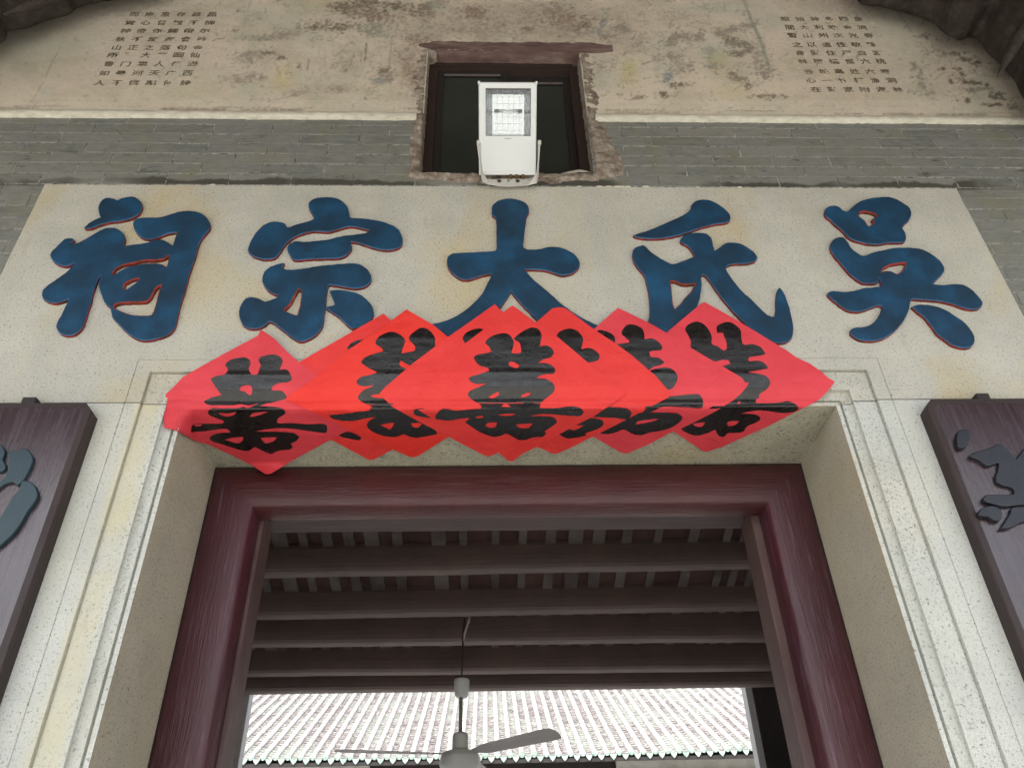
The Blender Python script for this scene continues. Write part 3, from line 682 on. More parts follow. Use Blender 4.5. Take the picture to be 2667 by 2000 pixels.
# flaking
fl_ = fbm(9, 77, 3)
blend((fl_-.66)*6*.55, (.57, .53, .45)); blend((fbm(7, 88, 3)-.69)*7*.5, (.24, .20, .16))
blend((fbm(6, 98, 3, 3)-.55)*4*.6*np.clip(soft(1300, 100, 460, 130)+.2, 0, 1), (.24, .195, .15))
blend((fbm(22, 198, 4, 11)-.56)*4*.5*np.clip(soft(1330, 70, 500, 130)+.1, 0, 1), (.30, .25, .20))
img = np.clip(img, .02, .75)
MX0, MX1, MZ0, MZ1 = -2.75, 3.25, 4.712, 5.95
NXg, NZg = 960, 200
xs = np.linspace(MX0, MX1, NXg+1); zs = np.linspace(MZ0, MZ1, NZg+1)
GX, GZ = np.meshgrid(xs, zs)
MY = -.006
V = np.stack([GX-CAM.x, np.full_like(GX, MY-CAM.y), GZ-CAM.z], -1)
dd = V@np.array(FW); PXm = 1333.5+FPX*(V@np.array(RT))/dd; PYm = 1000-FPX*(V@np.array(UP))/dd
ix = np.clip((PXm-PX0)/ST, 0, RW-2); iy = np.clip((PYm-PY0)/ST, 0, RH-2)
i0 = ix.astype(int); j0 = iy.astype(int); fx = (ix-i0)[..., None]; fy = (iy-j0)[..., None]
img = np.clip(img*np.array([1.14, 1.10, 1.08]), .02, .8)
colr = (img[j0, i0]*(1-fx)+img[j0, i0+1]*fx)*(1-fy)+(img[j0+1, i0]*(1-fx)+img[j0+1, i0+1]*fx)*fy
verts = np.stack([GX, np.full_like(GX, MY), GZ], -1).reshape(-1, 3)
idx = np.arange((NXg+1)*(NZg+1)).reshape(NZg+1, NXg+1)
quads = np.stack([idx[:-1, :-1], idx[:-1, 1:], idx[1:, 1:], idx[1:, :-1]], -1)
cx_ = (GX[:-1, :-1]+GX[1:, 1:])/2; cz_ = (GZ[:-1, :-1]+GZ[1:, 1:])/2
hole = (cx_ > WX0) & (cx_ < WX1) & (cz_ < WZ1+.03)
quads = quads[~hole].reshape(-1, 4)
me = bpy.data.meshes.new('plaster_panel')
me.vertices.add(len(verts)); me.vertices.foreach_set('co', verts.ravel().astype('f'))
me.loops.add(quads.size); me.loops.foreach_set('vertex_index', quads.ravel().astype('i'))
me.polygons.add(len(quads)); me.polygons.foreach_set('loop_start', (np.arange(len(quads))*4).astype('i'))
me.update(calc_edges=True)
ca = me.color_attributes.new('paint', 'FLOAT_COLOR', 'POINT')
rgba = np.ones((len(verts), 4), 'f'); rgba[:, :3] = colr.reshape(-1, 3); ca.data.foreach_set('color', rgba.ravel())
part('plaster_panel', me, frieze, M['mural'])
# white rounded lime moulding under the painting, interrupted by the window
for a, b in ((-6, WX0-.03), (WX1+.035, 6)):
    v = []; f = []; n_ = int((b-a)/.02)
    pr = [(.012, 4.669), (-.010, 4.671), (-.017, 4.680), (-.019, 4.694), (-.016, 4.706), (-.009, 4.7145), (-.004, 4.716)]
    for i in range(n_+1):
        x = a+(b-a)*i/n_
        w1, w2 = random.gauss(0, .0012), random.gauss(0, .001)
        for k, (y, z) in enumerate(pr): v.append((x, y+w2, z+(w1 if k < 3 else w2*.5)))
    m_ = len(pr)
    for i in range(n_):
        for k in range(m_-1): f.append((i*m_+k, (i+1)*m_+k, (i+1)*m_+k+1, i*m_+k+1))
    part('border_moulding', pydata('border_moulding', v, f, True), frieze, M['lime'])
# columns of verse, one mesh per written character
def glyph(ch):
    cu = bpy.data.curves.new('g', 'FONT'); cu.body = ch; cu.size = 1; cu.resolution_u = 2; cu.fill_mode = 'FRONT'; cu.offset = .02
    cu.align_x = 'CENTER'; cu.align_y = 'CENTER'
    o = bpy.data.objects.new('g', cu); COL.objects.link(o)
    dg = bpy.context.evaluated_depsgraph_get(); dg.update()
    me = bpy.data.meshes.new_from_object(o.evaluated_get(dg)); bpy.data.objects.remove(o); bpy.data.curves.remove(cu)
    return me
POEM_L = ['而來京存器昌', '實心曾觀不柳', '神奇你歸帶尔', '秋不縱海會吟', '山正之落句金', '所顯大筆圖仙', '書门樂人傳滿', '如最河天广西', '人不懷縣何詩']
LX = [(350,553,38),(338.6,545.5,60),(327,533,81),(314,526.5,102.6),(304,515,124.4),(294,507.6,144),(283.5,502,167),(271,488.6,191),(259,483,216.5)]
POEM_R = ['眼始神多四象', '間大利晚金流', '雪山州次光春', '之以道性歇鶴', '身對住尸白游', '林露橋艦六桃', '谷城島姓六寒', '心一竹樓漁洞', '在對家附海林']
RX = [(2045.6,2235.4,50.4),(2057,2245,72),(2063.6,2262,93),(2076,2267.7,117),(2083.5,2284.8,138.7),(2091,2294,160.5),(2106,2305.7,187),(2112,2321,210),(2125,2338,233.6)]
for poem, lay in ((POEM_L, LX), (POEM_R, RX)):
    for txt, (xa, xb, y) in zip(poem, lay):
        for k, ch in enumerate(txt):
            p = onY(xa+(xb-xa)*k/5, y, -.0078); me = glyph(ch)
            if not len(me.vertices): continue
            co = np.zeros(len(me.vertices)*3, 'f'); me.vertices.foreach_get('co', co); co = co.reshape(-1, 3)
            c0 = (co.min(0)+co.max(0))/2; s = .0475/max(1e-6, (co.max(0)-co.min(0))[:2].max())
            co = (co-c0)*s*np.array([random.uniform(.95, 1.12), random.uniform(.85, 1.0), 1])
            w = np.stack([p.x+co[:, 0], np.full(len(co), p.y), p.z+co[:, 1]+co[:, 0]*random.uniform(-.06, .06)], -1).astype('f')
            me.vertices.foreach_set('co', w.ravel()); me.update(); me.materials.clear()
            part('painted_character', me, frieze, M['ink_old'])

# ------------------------------------------------------------------ window in the wall
win = empty('wall_window', (0, 0, 0)); tag(win, 'dark sliding window with brown frame set deep in the wall behind the floodlight', 'window')
FY = .062
bm = bmesh.new()
bx(bm, WX0-.02, WX0+.045, FY, FY+.10, WZ0-.02, WZ1+.1); bx(bm, WX1-.045, WX1+.02, FY, FY+.10, WZ0-.02, WZ1+.1)
bx(bm, WX0+.045, WX1-.045, FY+.002, FY+.10, 5.168, WZ1+.1); bx(bm, WX0+.045, WX1-.045, FY+.002, FY+.10, WZ0-.02, WZ0+.012)
bx(bm, WX0+.03, WX1-.03, FY-.012, FY+.001, 5.190, 5.204)
part('window_frame', from_bm(bm, 'window_frame'), win, M['winframe'])
for (a, b, zt, y, out) in ((-.235, .112, 5.166, .074, -.2), (.095, .418, 5.166, .100, .13)):
    bm = bmesh.new(); top = 5.145 if y < .09 else 5.122
    bx(bm, a, a+.034, y, y+.022, WZ0+.012, zt); bx(bm, b-.034, b, y, y+.022, WZ0+.012, zt)
    bx(bm, a+.034, b-.034, y, y+.022, top, zt); bx(bm, a+.034, b-.034, y, y+.022, WZ0+.012, WZ0+.04)
    s_ = part('sash', from_bm(bm, 'sash'), win, M['sash'])
    box('sash_highlight', a+.036, b-.036, y-.003, y+.004, top-.012, top-.003, M['sash_highlight']).parent = s_  # thin pale strip drawn as a highlight under the top rail
    box('window_pane', a+.034, b-.034, y+.012, y+.016, WZ0+.04, top-.012, M['pane']).parent = s_
bm = bmesh.new()
xs_ = np.linspace(onY(1092, 115)[0], onY(1592, 115)[0], 40); top_ = []; bot_ = []
for i, x in enumerate(xs_):
    t = 5.288+random.uniform(-.007, .007); b_ = 5.203+random.uniform(-.003, .003)
    if i > 34: t -= .004*(i-34); b_ += .003*(i-34)
    if i < 4: t -= .005*(4-i); b_ += .012*(4-i)
    top_.append((x, t)); bot_.append((x, b_))
fr = [[bm.verts.new((x, y, z)) for x, z in row] for row, y in ((bot_, .11), (bot_, -.010), (top_, -.012), (top_, .03))]
for a, b in zip(fr, fr[1:]):
    for i in range(39): bm.faces.new((a[i], a[i+1], b[i+1], b[i]))
for e in (0, -1): bm.faces.new([r[e] for r in fr])
part('timber_lintel', from_bm(bm, 'timber_lintel'), win, M['winlintel'])
box('dark_interior', WX0-.02, WX1+.02, .17, .20, WZ0-.02, WZ1+.02, M['void'], win)
# torn white strip lying on the sill
v = []; f = []; pts_ = [(1400,461,9),(1425,462,9),(1450,461,8),(1470,455,7),(1490,452,9),(1510,449,9),(1530,449,5),(1545,453,2)]
for i, (px, py, w) in enumerate(pts_):
    p = onY(px, py, -.012+.004*math.sin(i*1.7)); q = onY(px, py-w, -.002)
    v += [tuple(p), tuple(q+Vector((0, .004, 0)))]
for i in range(len(pts_)-1): f.append((2*i, 2*i+2, 2*i+3, 2*i+1))
me = pydata('torn_paper_strip', v, f); o = link('torn_paper_strip', me, None, M['lime'])
tag(o, 'torn whitish strip lying along the window sill right of the floodlight', 'strip')

# ------------------------------------------------------------------ floodlight
fy = -.20
cA = onY(1322, 337, fy); P0 = empty('floodlight', tuple(cA))
tag(P0, 'white metal floodlight on a U bracket below the dark window', 'floodlight')
toC = (CAM-cA).normalized()
# orientation: face normal towards the viewer's side and down, tiny lean
nz = (toC+Vector((0, -.02, .10))).normalized(); nx = (Vector((1, 0, 0))-nz*nz.x).normalized(); ny = nz.cross(nx)
R3 = Matrix((nx, ny, nz)).transposed().to_4x4(); FLM = Matrix.Translation(cA) @ R3
depth = (cA-CAM).dot(FW); s = depth/FPX      # metres per photo pixel here
BW, BH = 150*s, 231*s
def flpart(name, bm, m, smooth=False):
    me = from_bm(bm, name, smooth); me.transform(R3); o = link(name, me, P0, m); return o
# body shell: outer wall and front plate with a real window opening
def ring_quads(bm, L):
    for a, b in zip(L, L[1:]):
        for k in range(4): bm.faces.new((a[k], a[(k+1) % 4], b[(k+1) % 4], b[k]))
def rect(bm, x0, x1, y0, y1, z): return [bm.verts.new(p) for p in ((x0, y0, z), (x1, y0, z), (x1, y1, z), (x0, y1, z))]
wx0, wx1, wy0, wy1 = -57*s, 60*s, -17*s, 100*s
bm = bmesh.new()
ring_quads(bm, [rect(bm, -BW*.36, BW*.36, -BH*.40, BH*.42, -.085), rect(bm, -BW/2, BW/2, -BH/2, BH/2, -.035), rect(bm, -BW/2, BW/2, -BH/2, BH/2, -.004),
                rect(bm, -BW/2+.004, BW/2-.004, -BH/2+.004, BH/2-.004, 0), rect(bm, wx0, wx1, wy0, wy1, 0), rect(bm, wx0, wx1, wy0, wy1, -.010)])
bm.faces.new(bm.verts[0:4])
flpart('body', bm, M['fl_body'])
bm = bmesh.new(); bx(bm, -BW/2+.006, BW/2-.006, -BH/2+.012, -BH/2+.0155, 0, .0022, .0008)
bx(bm, -BW/2-.003, -BW/2+.006, BH/2-.008, BH/2+.004, -.02, .004, .002); bx(bm, BW/2-.006, BW/2+.003, BH/2-.008, BH/2+.004, -.02, .004, .002)
flpart('front_plate_trim', bm, M['fl_body'])
bm = bmesh.new(); g_ = .0035
bx(bm, wx0, wx1, wy1-g_, wy1+.001, -.004, .0012); bx(bm, wx0, wx1, wy0, wy0+.0015, -.004, .0012); bx(bm, wx0, wx0+.002, wy0+.0015, wy1-g_, -.004, .0012); bx(bm, wx1-.002, wx1, wy0+.0015, wy1-g_, -.004, .0012)
flpart('gasket', bm, M['rubber'])
bm = bmesh.new()      # faceted reflector trough, open to the glass
ring_quads(bm, [rect(bm, wx0, wx1, wy0, wy1, -.011), rect(bm, wx0+.026, wx1-.026, wy0+.012, wy1-.016, -.055)])
vb = bm.verts[4:8]; bm.faces.new(vb)
flpart('reflector', bm, M['reflector'])
bm = bmesh.new(); bx(bm, wx0+.001, wx1-.001, wy0+.001, wy1-.001, -.0065, -.0045); flpart('glass_cover', bm, M['fl_glass'])
bm = bmesh.new()
for k in range(1, 8): x = wx0+(wx1-wx0)*k/8; bx(bm, x-.0004, x+.0004, wy0+.014, wy1-.018, -.0545, -.0540)
for k in range(1, 7): y = wy0+(wy1-wy0)*k/7; bx(bm, wx0+.03, wx1-.03, y-.0004, y+.0004, -.0550, -.0545)
flpart('wire_grid', bm, M['steel_wire'])
bm = bmesh.new(); tube(bm, [(wx0+.034, (wy0+wy1)/2+.01, -.035), (wx1-.034, (wy0+wy1)/2+.01, -.035)], .0055, 12); flpart('lamp_tube', bm, M['fl_glass'], True)
bm = bmesh.new()
for k in range(9):
    x = -.012+k*.003; bx(bm, x, x+.0022, wy0-.0115, wy0-.0085, 0, .0003)
flpart('maker_mark', bm, M['rubber'])
# U bracket in world space: pivots on the body sides, legs down to the plate with three holes at the lintel top
bl, br = onY(1247, 372, fy+.015), onY(1404, 372, fy+.015)
pl = [bl, onY(1251, 420, -.13), onY(1255, 452, -.075), onY(1262, 470, -.045), onY(1276, 481, -.030), onY(1300, 485, -.026), onY(1322, 486, -.026), onY(1350, 485, -.026), onY(1376, 483, -.030), onY(1392, 473, -.045), onY(1400, 452, -.075), onY(1402, 420, -.13), br]
v = []; f = []
for i, p in enumerate(pl):
    t = (pl[min(i+1, 12)]-pl[max(i-1, 0)]).normalized()
    wv = Vector((0, .45, .89)).normalized() if 3 < i < 9 else Vector((0, -.3, .3)).normalized()
    wv = (wv-t*wv.dot(t)).normalized()*(.018 if 3 < i < 9 else .011)
    up_ = wv if 3 < i < 9 else wv
    v += [tuple(p-(wv if not 3 < i < 9 else wv*0)), tuple(p+up_)]
for i in range(12): f.append((2*i, 2*i+2, 2*i+3, 2*i+1))
me = pydata('bracket', v, f); o = link('bracket', me, None, M['fl_bracket']); child(o, P0)
md = o.modifiers.new('t', 'SOLIDIFY'); md.thickness = .003; md.offset = 0
# back plate with holes
hc = [(870, 16), (965, 8), (1060, 16)]
lp = T((1080, 100), 3.95, [(690,1425),(740,1445),(800,1455),(850,1452),(900,1448),(970,1450),(1030,1448),(1100,1450),(1170,1446),(1235,1430),(1245,1470),(1215,1500),(1120,1512),(980,1518),(830,1510),(740,1500),(700,1470)])
hl = []
for x, r in hc:
    hl.append(T((1080, 100), 3.95, [(x+1.5*r*math.cos(a), 1470+1.3*r*math.sin(a)) for a in np.linspace(0, 2*PI, 12, endpoint=False)]))
loops = [[(q.x, q.z) for q in (onY(a, b, -.030) for a, b in l_)] for l_ in [smooth_loop(lp, 2)]+hl]
me = curve_mesh(loops, extrude=.0015); me.transform(Matrix.Translation((0, -.030, 0)) @ Matrix(((1, 0, 0, 0), (0, 0, -1, 0), (0, 1, 0, 0), (0, 0, 0, 1))))
me.materials.clear(); part('bracket_plate', me, P0, M['fl_bracket'])
bm = bmesh.new()
for px in (1246, 1405):
    p = onY(px, 372, fy+.014); tube(bm, [p+Vector((-.006, 0, 0)), p+Vector((.006, 0, 0))], .010, 12)
child(link('pivot_bolt', from_bm(bm, 'pivot_bolt'), None, M['fl_bracket']), P0)
bm = bmesh.new()
for px in (1330, 1345, 1362):
    p = onY(px, 456, -.115); tube(bm, [p, p+Vector((.001, .006, -.014))], .0065, 8)
child(link('cable_gland', from_bm(bm, 'cable_gland'), None, M['rust']), P0)

# ------------------------------------------------------------------ red papers
from mathutils import noise as mno
def paper_map(px, py, d):
    "where the paper lies for a photo pixel: on the face, over the stepped moulding, or under the soffit"
    r = ray(px, py)
    def prof(z):
        if z >= 3.245:
            t = min(1, max(0, (z-3.262)/.13)); return -.003-d-.0135*t
        if z >= 3.19: return -.003-d+.009*(3.245-z)/.055
        if z >= 3.155: return .006-d+.018*(3.19-z)/.035
        return .024-d
    y = -d
    for _ in range(8):
        P = CAM+r*((y-CAM.y)/r.y); y = prof(P.z)
    P = CAM+r*((y-CAM.y)/r.y)
    P.y += .0012*mno.noise(Vector((P.x*9, 0, P.z*14)))+.0006*mno.noise(Vector((P.x*30, 2, P.z*50)))
    if P.z > ZS+.004 or P.x < XL+.001-.012 or P.x > XR+.012: 
        # crumpled corner where the paper is folded round the left jamb
        if px < 530 and 1010 < py < 1130:
            k = math.exp(-((px-478)/34)**2-((py-1065)/42)**2)
            P.y -= k*(.010+.012*mno.noise(Vector((px*.05, py*.05, 3)))+.008*mno.noise(Vector((px*.12, py*.12, 7))))
        return P
    zc = ZS-.003-d+.0012*mno.noise(Vector((P.x*7, 5, py*.02)))
    t = (zc-CAM.z)/r.z
    if r.x < 0: t = min(t, (XL+.004+d-CAM.x)/r.x)
    elif r.x > 0: t = min(t, (XR-.004-d-CAM.x)/r.x)
    t = min(t, (.382-d-CAM.y)/r.y)
    tw = (ARRIS_Y-.003-d-CAM.y)/r.y
    return CAM+r*max(t, tw)
def flat_fill(loops, gx, gy):
    me = curve_mesh([[(a/100, -b/100) for a, b in lp] for lp in loops])
    bm = bmesh.new(); bm.from_mesh(me); bpy.data.meshes.remove(me)
    xs_ = [v.co.x for v in bm.verts]; ys_ = [v.co.y for v in bm.verts]
    for k in np.arange(math.floor(min(xs_)*100/gx)*gx+gx, max(xs_)*100, gx):
        bmesh.ops.bisect_plane(bm, geom=bm.verts[:]+bm.edges[:]+bm.faces[:], plane_co=(k/100, 0, 0), plane_no=(1, 0, 0), dist=1e-5)
    for k in list(np.arange(780, 1250, gy))+[1036, 1040, 1044, 1048, 1052, 1056]:
        bmesh.ops.bisect_plane(bm, geom=bm.verts[:]+bm.edges[:]+bm.faces[:], plane_co=(0, -k/100, 0), plane_no=(0, 1, 0), dist=1e-5)
    return bm
def map_mesh(bm, d, name, m, parent=None):
    for v in bm.verts: v.co = paper_map(v.co.x*100, -v.co.y*100, d)
    for f in bm.faces:
        f.normal_update()
        if f.normal.dot(f.calc_center_median()-CAM) > 0: f.normal_flip()
    me = bpy.data.meshes.new(name); bm.to_mesh(me); bm.free()
    me.polygons.foreach_set('use_smooth', [True]*len(me.polygons))
    return link(name, me, parent, m)
S1 = 3.4567
Z1, Z2_, Z3, Z4 = (400, 780), (800, 780), (1200, 780), (1640, 780)
PAPERS = [
 ('H', 0, Z4, [(670,22),(830,110),(1000,205),(1200,330),(1420,460),(1500,520),(1620,575),(1740,660),(1780,700),(1848,740),(1780,830),(1700,905),(1600,960),(1460,1030),(1250,1140),(1000,1250),(850,1320),(700,1370),(660,1365),(400,1190),(0,950),(-100,850),(100,500),(330,300),(640,40)],
  [[Z4,[[(500,265),(530,225),(600,200),(660,220),(710,270),(738,330),(740,400),(790,420),(845,460),(875,440),(870,380),(850,330),(838,300),(790,300),(785,245),(830,215),(900,202),(960,235),(1000,280),(1005,340),(1025,405),(1100,402),(1180,430),(1222,490),(1170,505),(1075,520),(1075,555),(1150,550),(1210,570),(1247,620),(1180,632),(1060,655),(1140,665),(1230,690),(1267,750),(1230,810),(1170,850),(1165,885),(1137,900),(1140,932),(1260,932),(1370,925),(1420,915),(1490,940),(1520,975),(1490,1010),(1380,1022),(1250,1005),(1130,1000),(1000,1028),(1100,1030),(1165,1050),(1172,1085),(1120,1115),(1060,1140),(1020,1190),(940,1200),(880,1205),(850,1235),(800,1225),(770,1170),(720,1195),(620,1225),(540,1210),(460,1165),(600,1050),(800,930),(880,860),(940,760),(840,650),(820,605),(905,580),(890,550),(830,543),(770,557),(650,502),(555,440),(550,370),(520,310)],
    [(565,1120),(620,1110),(680,1105),(650,1145),(600,1145)],[(880,1110),(900,1095),(985,1095),(950,1130),(885,1140)],[(965,940),(980,918),(1000,920),(990,940)]]]],
  'red paper diamond furthest right, its tip over the moulding corner'),
 ('G', 1, Z3, [(1415,76),(1500,115),(1700,212),(1850,300),(2080,440),(2361,605),(2530,705),(2560,745),(2596,747),(2575,785),(2520,850),(2450,910),(2270,1020),(1980,1165),(1905,1190),(1700,1300),(1500,1385),(1470,1385),(1430,1370),(1190,1232),(900,1050),(700,850),(1000,450),(1210,258),(1330,150)],
  [[Z3,[[(1225,285),(1260,275),(1320,290),(1370,315),(1392,360),(1385,402),(1510,390),(1517,370),(1450,310),(1460,270),(1500,228),(1560,226),(1630,260),(1652,310),(1655,360),(1720,350),(1780,380),(1817,430),(1800,455),(1740,460),(1700,470),(1710,515),(1780,525),(1832,565),(1800,590),(1740,605),(1690,632),(1600,640),(1500,540),(1380,430),(1280,350)]]],
   [Z3,[[(1700,640),(1760,622),(1860,612),(1920,640),(1953,690),(1940,750),(1895,805),(1820,800),(1720,700)]]],
   [Z4,[[(330,880),(430,865),(610,850),(648,880),(662,930),(645,978),(500,970),(300,965),(200,1012),(120,1030),(150,960)]]],
   [Z3,[[(1255,1205),(1300,1180),(1420,1120),(1500,1075),(1600,1025),(1700,1018),(1850,1018),(1950,1025),(1996,1060),(1970,1105),(1900,1150),(1800,1182),(1700,1197),(1620,1222),(1540,1207),(1470,1170),(1400,1195),(1320,1212)],[(1570,1125),(1600,1095),(1700,1080),(1785,1070),(1740,1095),(1650,1115)]]]],
  'red paper diamond second from the right, a loop of ink near its lower edge'),
 ('F', 2, Z3, [(820,85),(870,72),(930,76),(1000,120),(1190,262),(1400,400),(1550,512),(1760,690),(1895,848),(1870,880),(1600,1025),(1400,1125),(1190,1232),(1000,1330),(860,1390),(830,1388),(690,1325),(300,1100),(0,850),(400,450),(680,205)],
  [[Z3,[[(865,325),(890,290),(940,268),(1000,263),(1060,290),(1102,350),(1092,410),(1085,450),(1150,436),(1210,460),(1250,505),(1232,550),(1150,565),(1060,560),(940,450),(860,370)]]],
   [Z3,[[(890,1215),(960,1165),(1010,1177),(1060,1162),(1107,1135),(1030,1130),(1100,1070),(1220,1073),(1277,1090),(1282,1130),(1230,1167),(1120,1205),(1132,1222),(1060,1240),(960,1250)]]],
   [Z3,[[(1180,1055),(1240,1000),(1310,970),(1400,972),(1500,985),(1537,1020),(1502,1077),(1400,1067),(1300,1062)]]]],
  'red paper diamond just right of the frontmost one, thick ink dot in its upper half'),
 ('A', 1, Z1, [(975,275),(1090,355),(1200,470),(1310,565),(1600,760),(1900,960),(1800,1150),(1595,1262),(1300,1420),(1060,1565),(1015,1573),(990,1560),(900,1500),(700,1400),(500,1310),(370,1270),(210,1180),(95,1155),(95,1000),(110,850),(150,820),(260,700),(450,590),(650,480),(800,400),(940,325),(960,280)],
  [[Z1,[[(645,595),(660,565),(700,540),(760,525),(820,520),(860,540),(872,580),(855,620),(880,672),(935,672),(950,630),(965,590),(945,550),(960,520),(1010,505),(1070,496),(1130,510),(1162,550),(1150,590),(1135,630),(1200,630),(1230,670),(1242,720),(1200,745),(1120,755),(1065,790),(1065,820),(1150,823),(1190,860),(1192,890),(1130,910),(1050,930),(1000,938),(960,960),(1050,963),(1130,973),(1180,1000),(1184,1030),(1140,1055),(1115,1080),(1120,1113),(1250,1113),(1400,1123),(1520,1118),(1562,1140),(1552,1202),(1440,1190),(1300,1170),(1180,1158),(1050,1163),(920,1187),(1050,1190),(1180,1193),(1270,1205),(1312,1240),(1280,1275),(1230,1300),(1252,1320),(1230,1350),(1160,1355),(1100,1370),(1060,1392),(1000,1370),(940,1340),(905,1330),(860,1360),(800,1360),(700,1330),(600,1297),(530,1277),(503,1250),(530,1220),(600,1203),(690,1195),(660,1165),(600,1165),(500,1180),(345,1196),(338,1170),(360,1123),(480,1118),(620,1118),(630,1090),(570,1070),(510,1045),(488,1020),(510,985),(560,963),(595,948),(540,957),(470,937),(453,915),(520,883),(612,860),(580,820),(540,760),(513,715),(560,690),(640,675),(668,640),(660,610)],
    [(775,800),(800,780),(850,770),(885,790),(885,845),(860,860),(820,830),(780,820)],[(580,1020),(660,1025),(745,1012),(720,1040),(660,1055),(610,1040)],[(865,1055),(890,1025),(960,1015),(1035,1008),(970,1035),(900,1055)],[(640,1262),(720,1242),(810,1238),(800,1270),(760,1295),(710,1285)],[(965,1245),(1040,1240),(1110,1240),(1080,1275),(1010,1295),(985,1275)],[(720,950),(790,942),(860,952),(945,930),(900,957),(850,977),(790,960)]]]],
  'red paper diamond furthest left, crumpled where it is folded round the jamb corner'),
 ('B', 0, Z2_, [(690,125),(1350,800),(760,1355),(600,1440),(565,1445),(530,1430),(215,1262),(-200,1050),(-400,930),(-350,750),(-75,565),(300,350)],
  [[Z2_,[[(360,440),(390,400),(440,370),(500,362),(470,398),(420,428),(375,452)]]],[Z2_,[[(285,1225),(330,1198),(380,1192),(440,1213),(487,1245),(470,1266),(400,1257),(330,1242)]]]],
  'mostly covered red paper second from left, one ink dash above and one below'),
 ('C', 2.2, Z2_, [(895,90),(1130,225),(1270,340),(1750,750),(1850,850),(1270,1235),(1000,1408),(950,1422),(920,1415),(780,1355),(300,1130),(-195,900),(-180,880),(90,690),(360,460),(620,290)],
  [[Z2_,[[(615,385),(640,340),(700,305),(765,291),(830,315),(880,360),(872,410),(855,450),(850,485),(900,475),(965,460),(970,420),(925,370),(918,335),(960,295),(1020,256),(1080,265),(1130,310),(1152,360),(1152,420),(1180,440),(1100,520),(960,600),(860,560),(848,545),(830,592),(920,640),(860,700),(780,760),(700,830),(700,880),(800,960),(900,1020),(1040,1110),(1100,1125),(1140,1160),(1172,1210),(1100,1225),(1000,1243),(920,1235),(870,1213),(800,1237),(700,1230),(620,1205),(560,1170),(538,1130),(560,1090),(620,1060),(520,1070),(420,1092),(300,1090),(220,1070),(203,1040),(330,1030),(450,1010),(555,1000),(582,963),(510,930),(460,895),(466,860),(510,815),(570,790),(600,768),(520,782),(456,765),(448,730),(490,695),(560,680),(632,655),(560,620),(500,580),(488,555),(530,515),(600,490),(682,468),(675,440),(628,410)],
    [(570,862),(650,852),(690,868),(680,887),(600,882)],[(660,1130),(720,1115),(785,1110),(750,1170),(700,1150)],[(935,1115),(1040,1108),(1000,1152),(955,1147)]]]],
  'red paper diamond left of centre, its black character cut by the papers pasted over it'),
 ('D', 3.2, Z2_, [(1690,42),(1740,95),(2100,380),(2500,800),(2300,1050),(1720,1380),(1640,1412),(1600,1405),(1270,1235),(1000,1095),(770,968),(690,890),(648,850),(700,790),(945,580),(1265,340),(1600,105)],
  [[Z2_,[[(1400,345),(1430,300),(1490,270),(1550,260),(1600,275),(1540,370),(1450,410),(1410,375)]]],[Z2_,[[(960,1000),(990,985),(1060,980),(1170,1070),(1060,1060),(970,1040)]]]],
  'red paper almost hidden behind the frontmost one, only its left tip showing'),
 ('E', 4.2, Z3, [(470,55),(500,75),(560,120),(680,210),(870,335),(1130,555),(1400,770),(1490,850),(1310,975),(1200,1050),(1040,1130),(900,1205),(690,1325),(560,1385),(470,1455),(430,1455),(380,1410),(345,1382),(317,1378),(-233,1090),(-430,960),(-515,860),(-300,660),(47,390),(192,280),(380,120),(440,68)],
  [[Z3,[[(218,390),(250,350),(320,315),(400,303),(450,330),(477,380),(470,430),(455,477),(480,487),(542,477),(540,430),(530,390),(478,355),(510,320),(570,280),(640,253),(700,270),(727,320),(720,380),(710,422),(770,413),(820,440),(837,480),(810,520),(740,540),(700,572),(770,573),(830,600),(852,640),(832,668),(760,672),(700,690),(690,710),(760,713),(820,745),(847,790),(830,840),(780,880),(720,930),(713,977),(830,980),(920,970),(960,963),(1060,968),(1107,1010),(1080,1047),(980,1047),(860,1037),(740,1030),(620,1050),(720,1050),(830,1058),(867,1100),(840,1130),(780,1170),(750,1190),(770,1202),(740,1235),(660,1240),(580,1264),(520,1262),(450,1225),(410,1208),(340,1232),(280,1234),(170,1192),(90,1140),(40,1105),(80,1070),(0,1072),(-100,1090),(-220,1077),(-227,1050),(-190,1000),(-140,983),(-60,1000),(60,993),(180,983),(180,950),(100,900),(63,855),(90,818),(160,790),(232,755),(140,760),(80,732),(78,700),(160,675),(257,640),(240,615),(170,595),(118,530),(140,500),(210,485),(272,470),(260,430)],
    [(435,565),(470,560),(525,590),(515,615),(480,615),(435,590)],[(250,880),(300,845),(345,830),(340,860),(285,890)],[(540,870),(580,845),(632,840),(610,865),(555,880)],[(365,965),(390,940),(420,942),(450,968)],[(335,1040),(400,1028),(495,1028),(460,1045),(380,1048)],[(220,1135),(250,1110),(325,1108),(310,1150),(250,1153)],[(500,1125),(560,1120),(645,1115),(610,1155),(530,1155)],[(130,1060),(170,1048),(205,1048),(190,1065),(150,1068)]]]],
  'frontmost red paper diamond in the middle with one whole black character'),
]
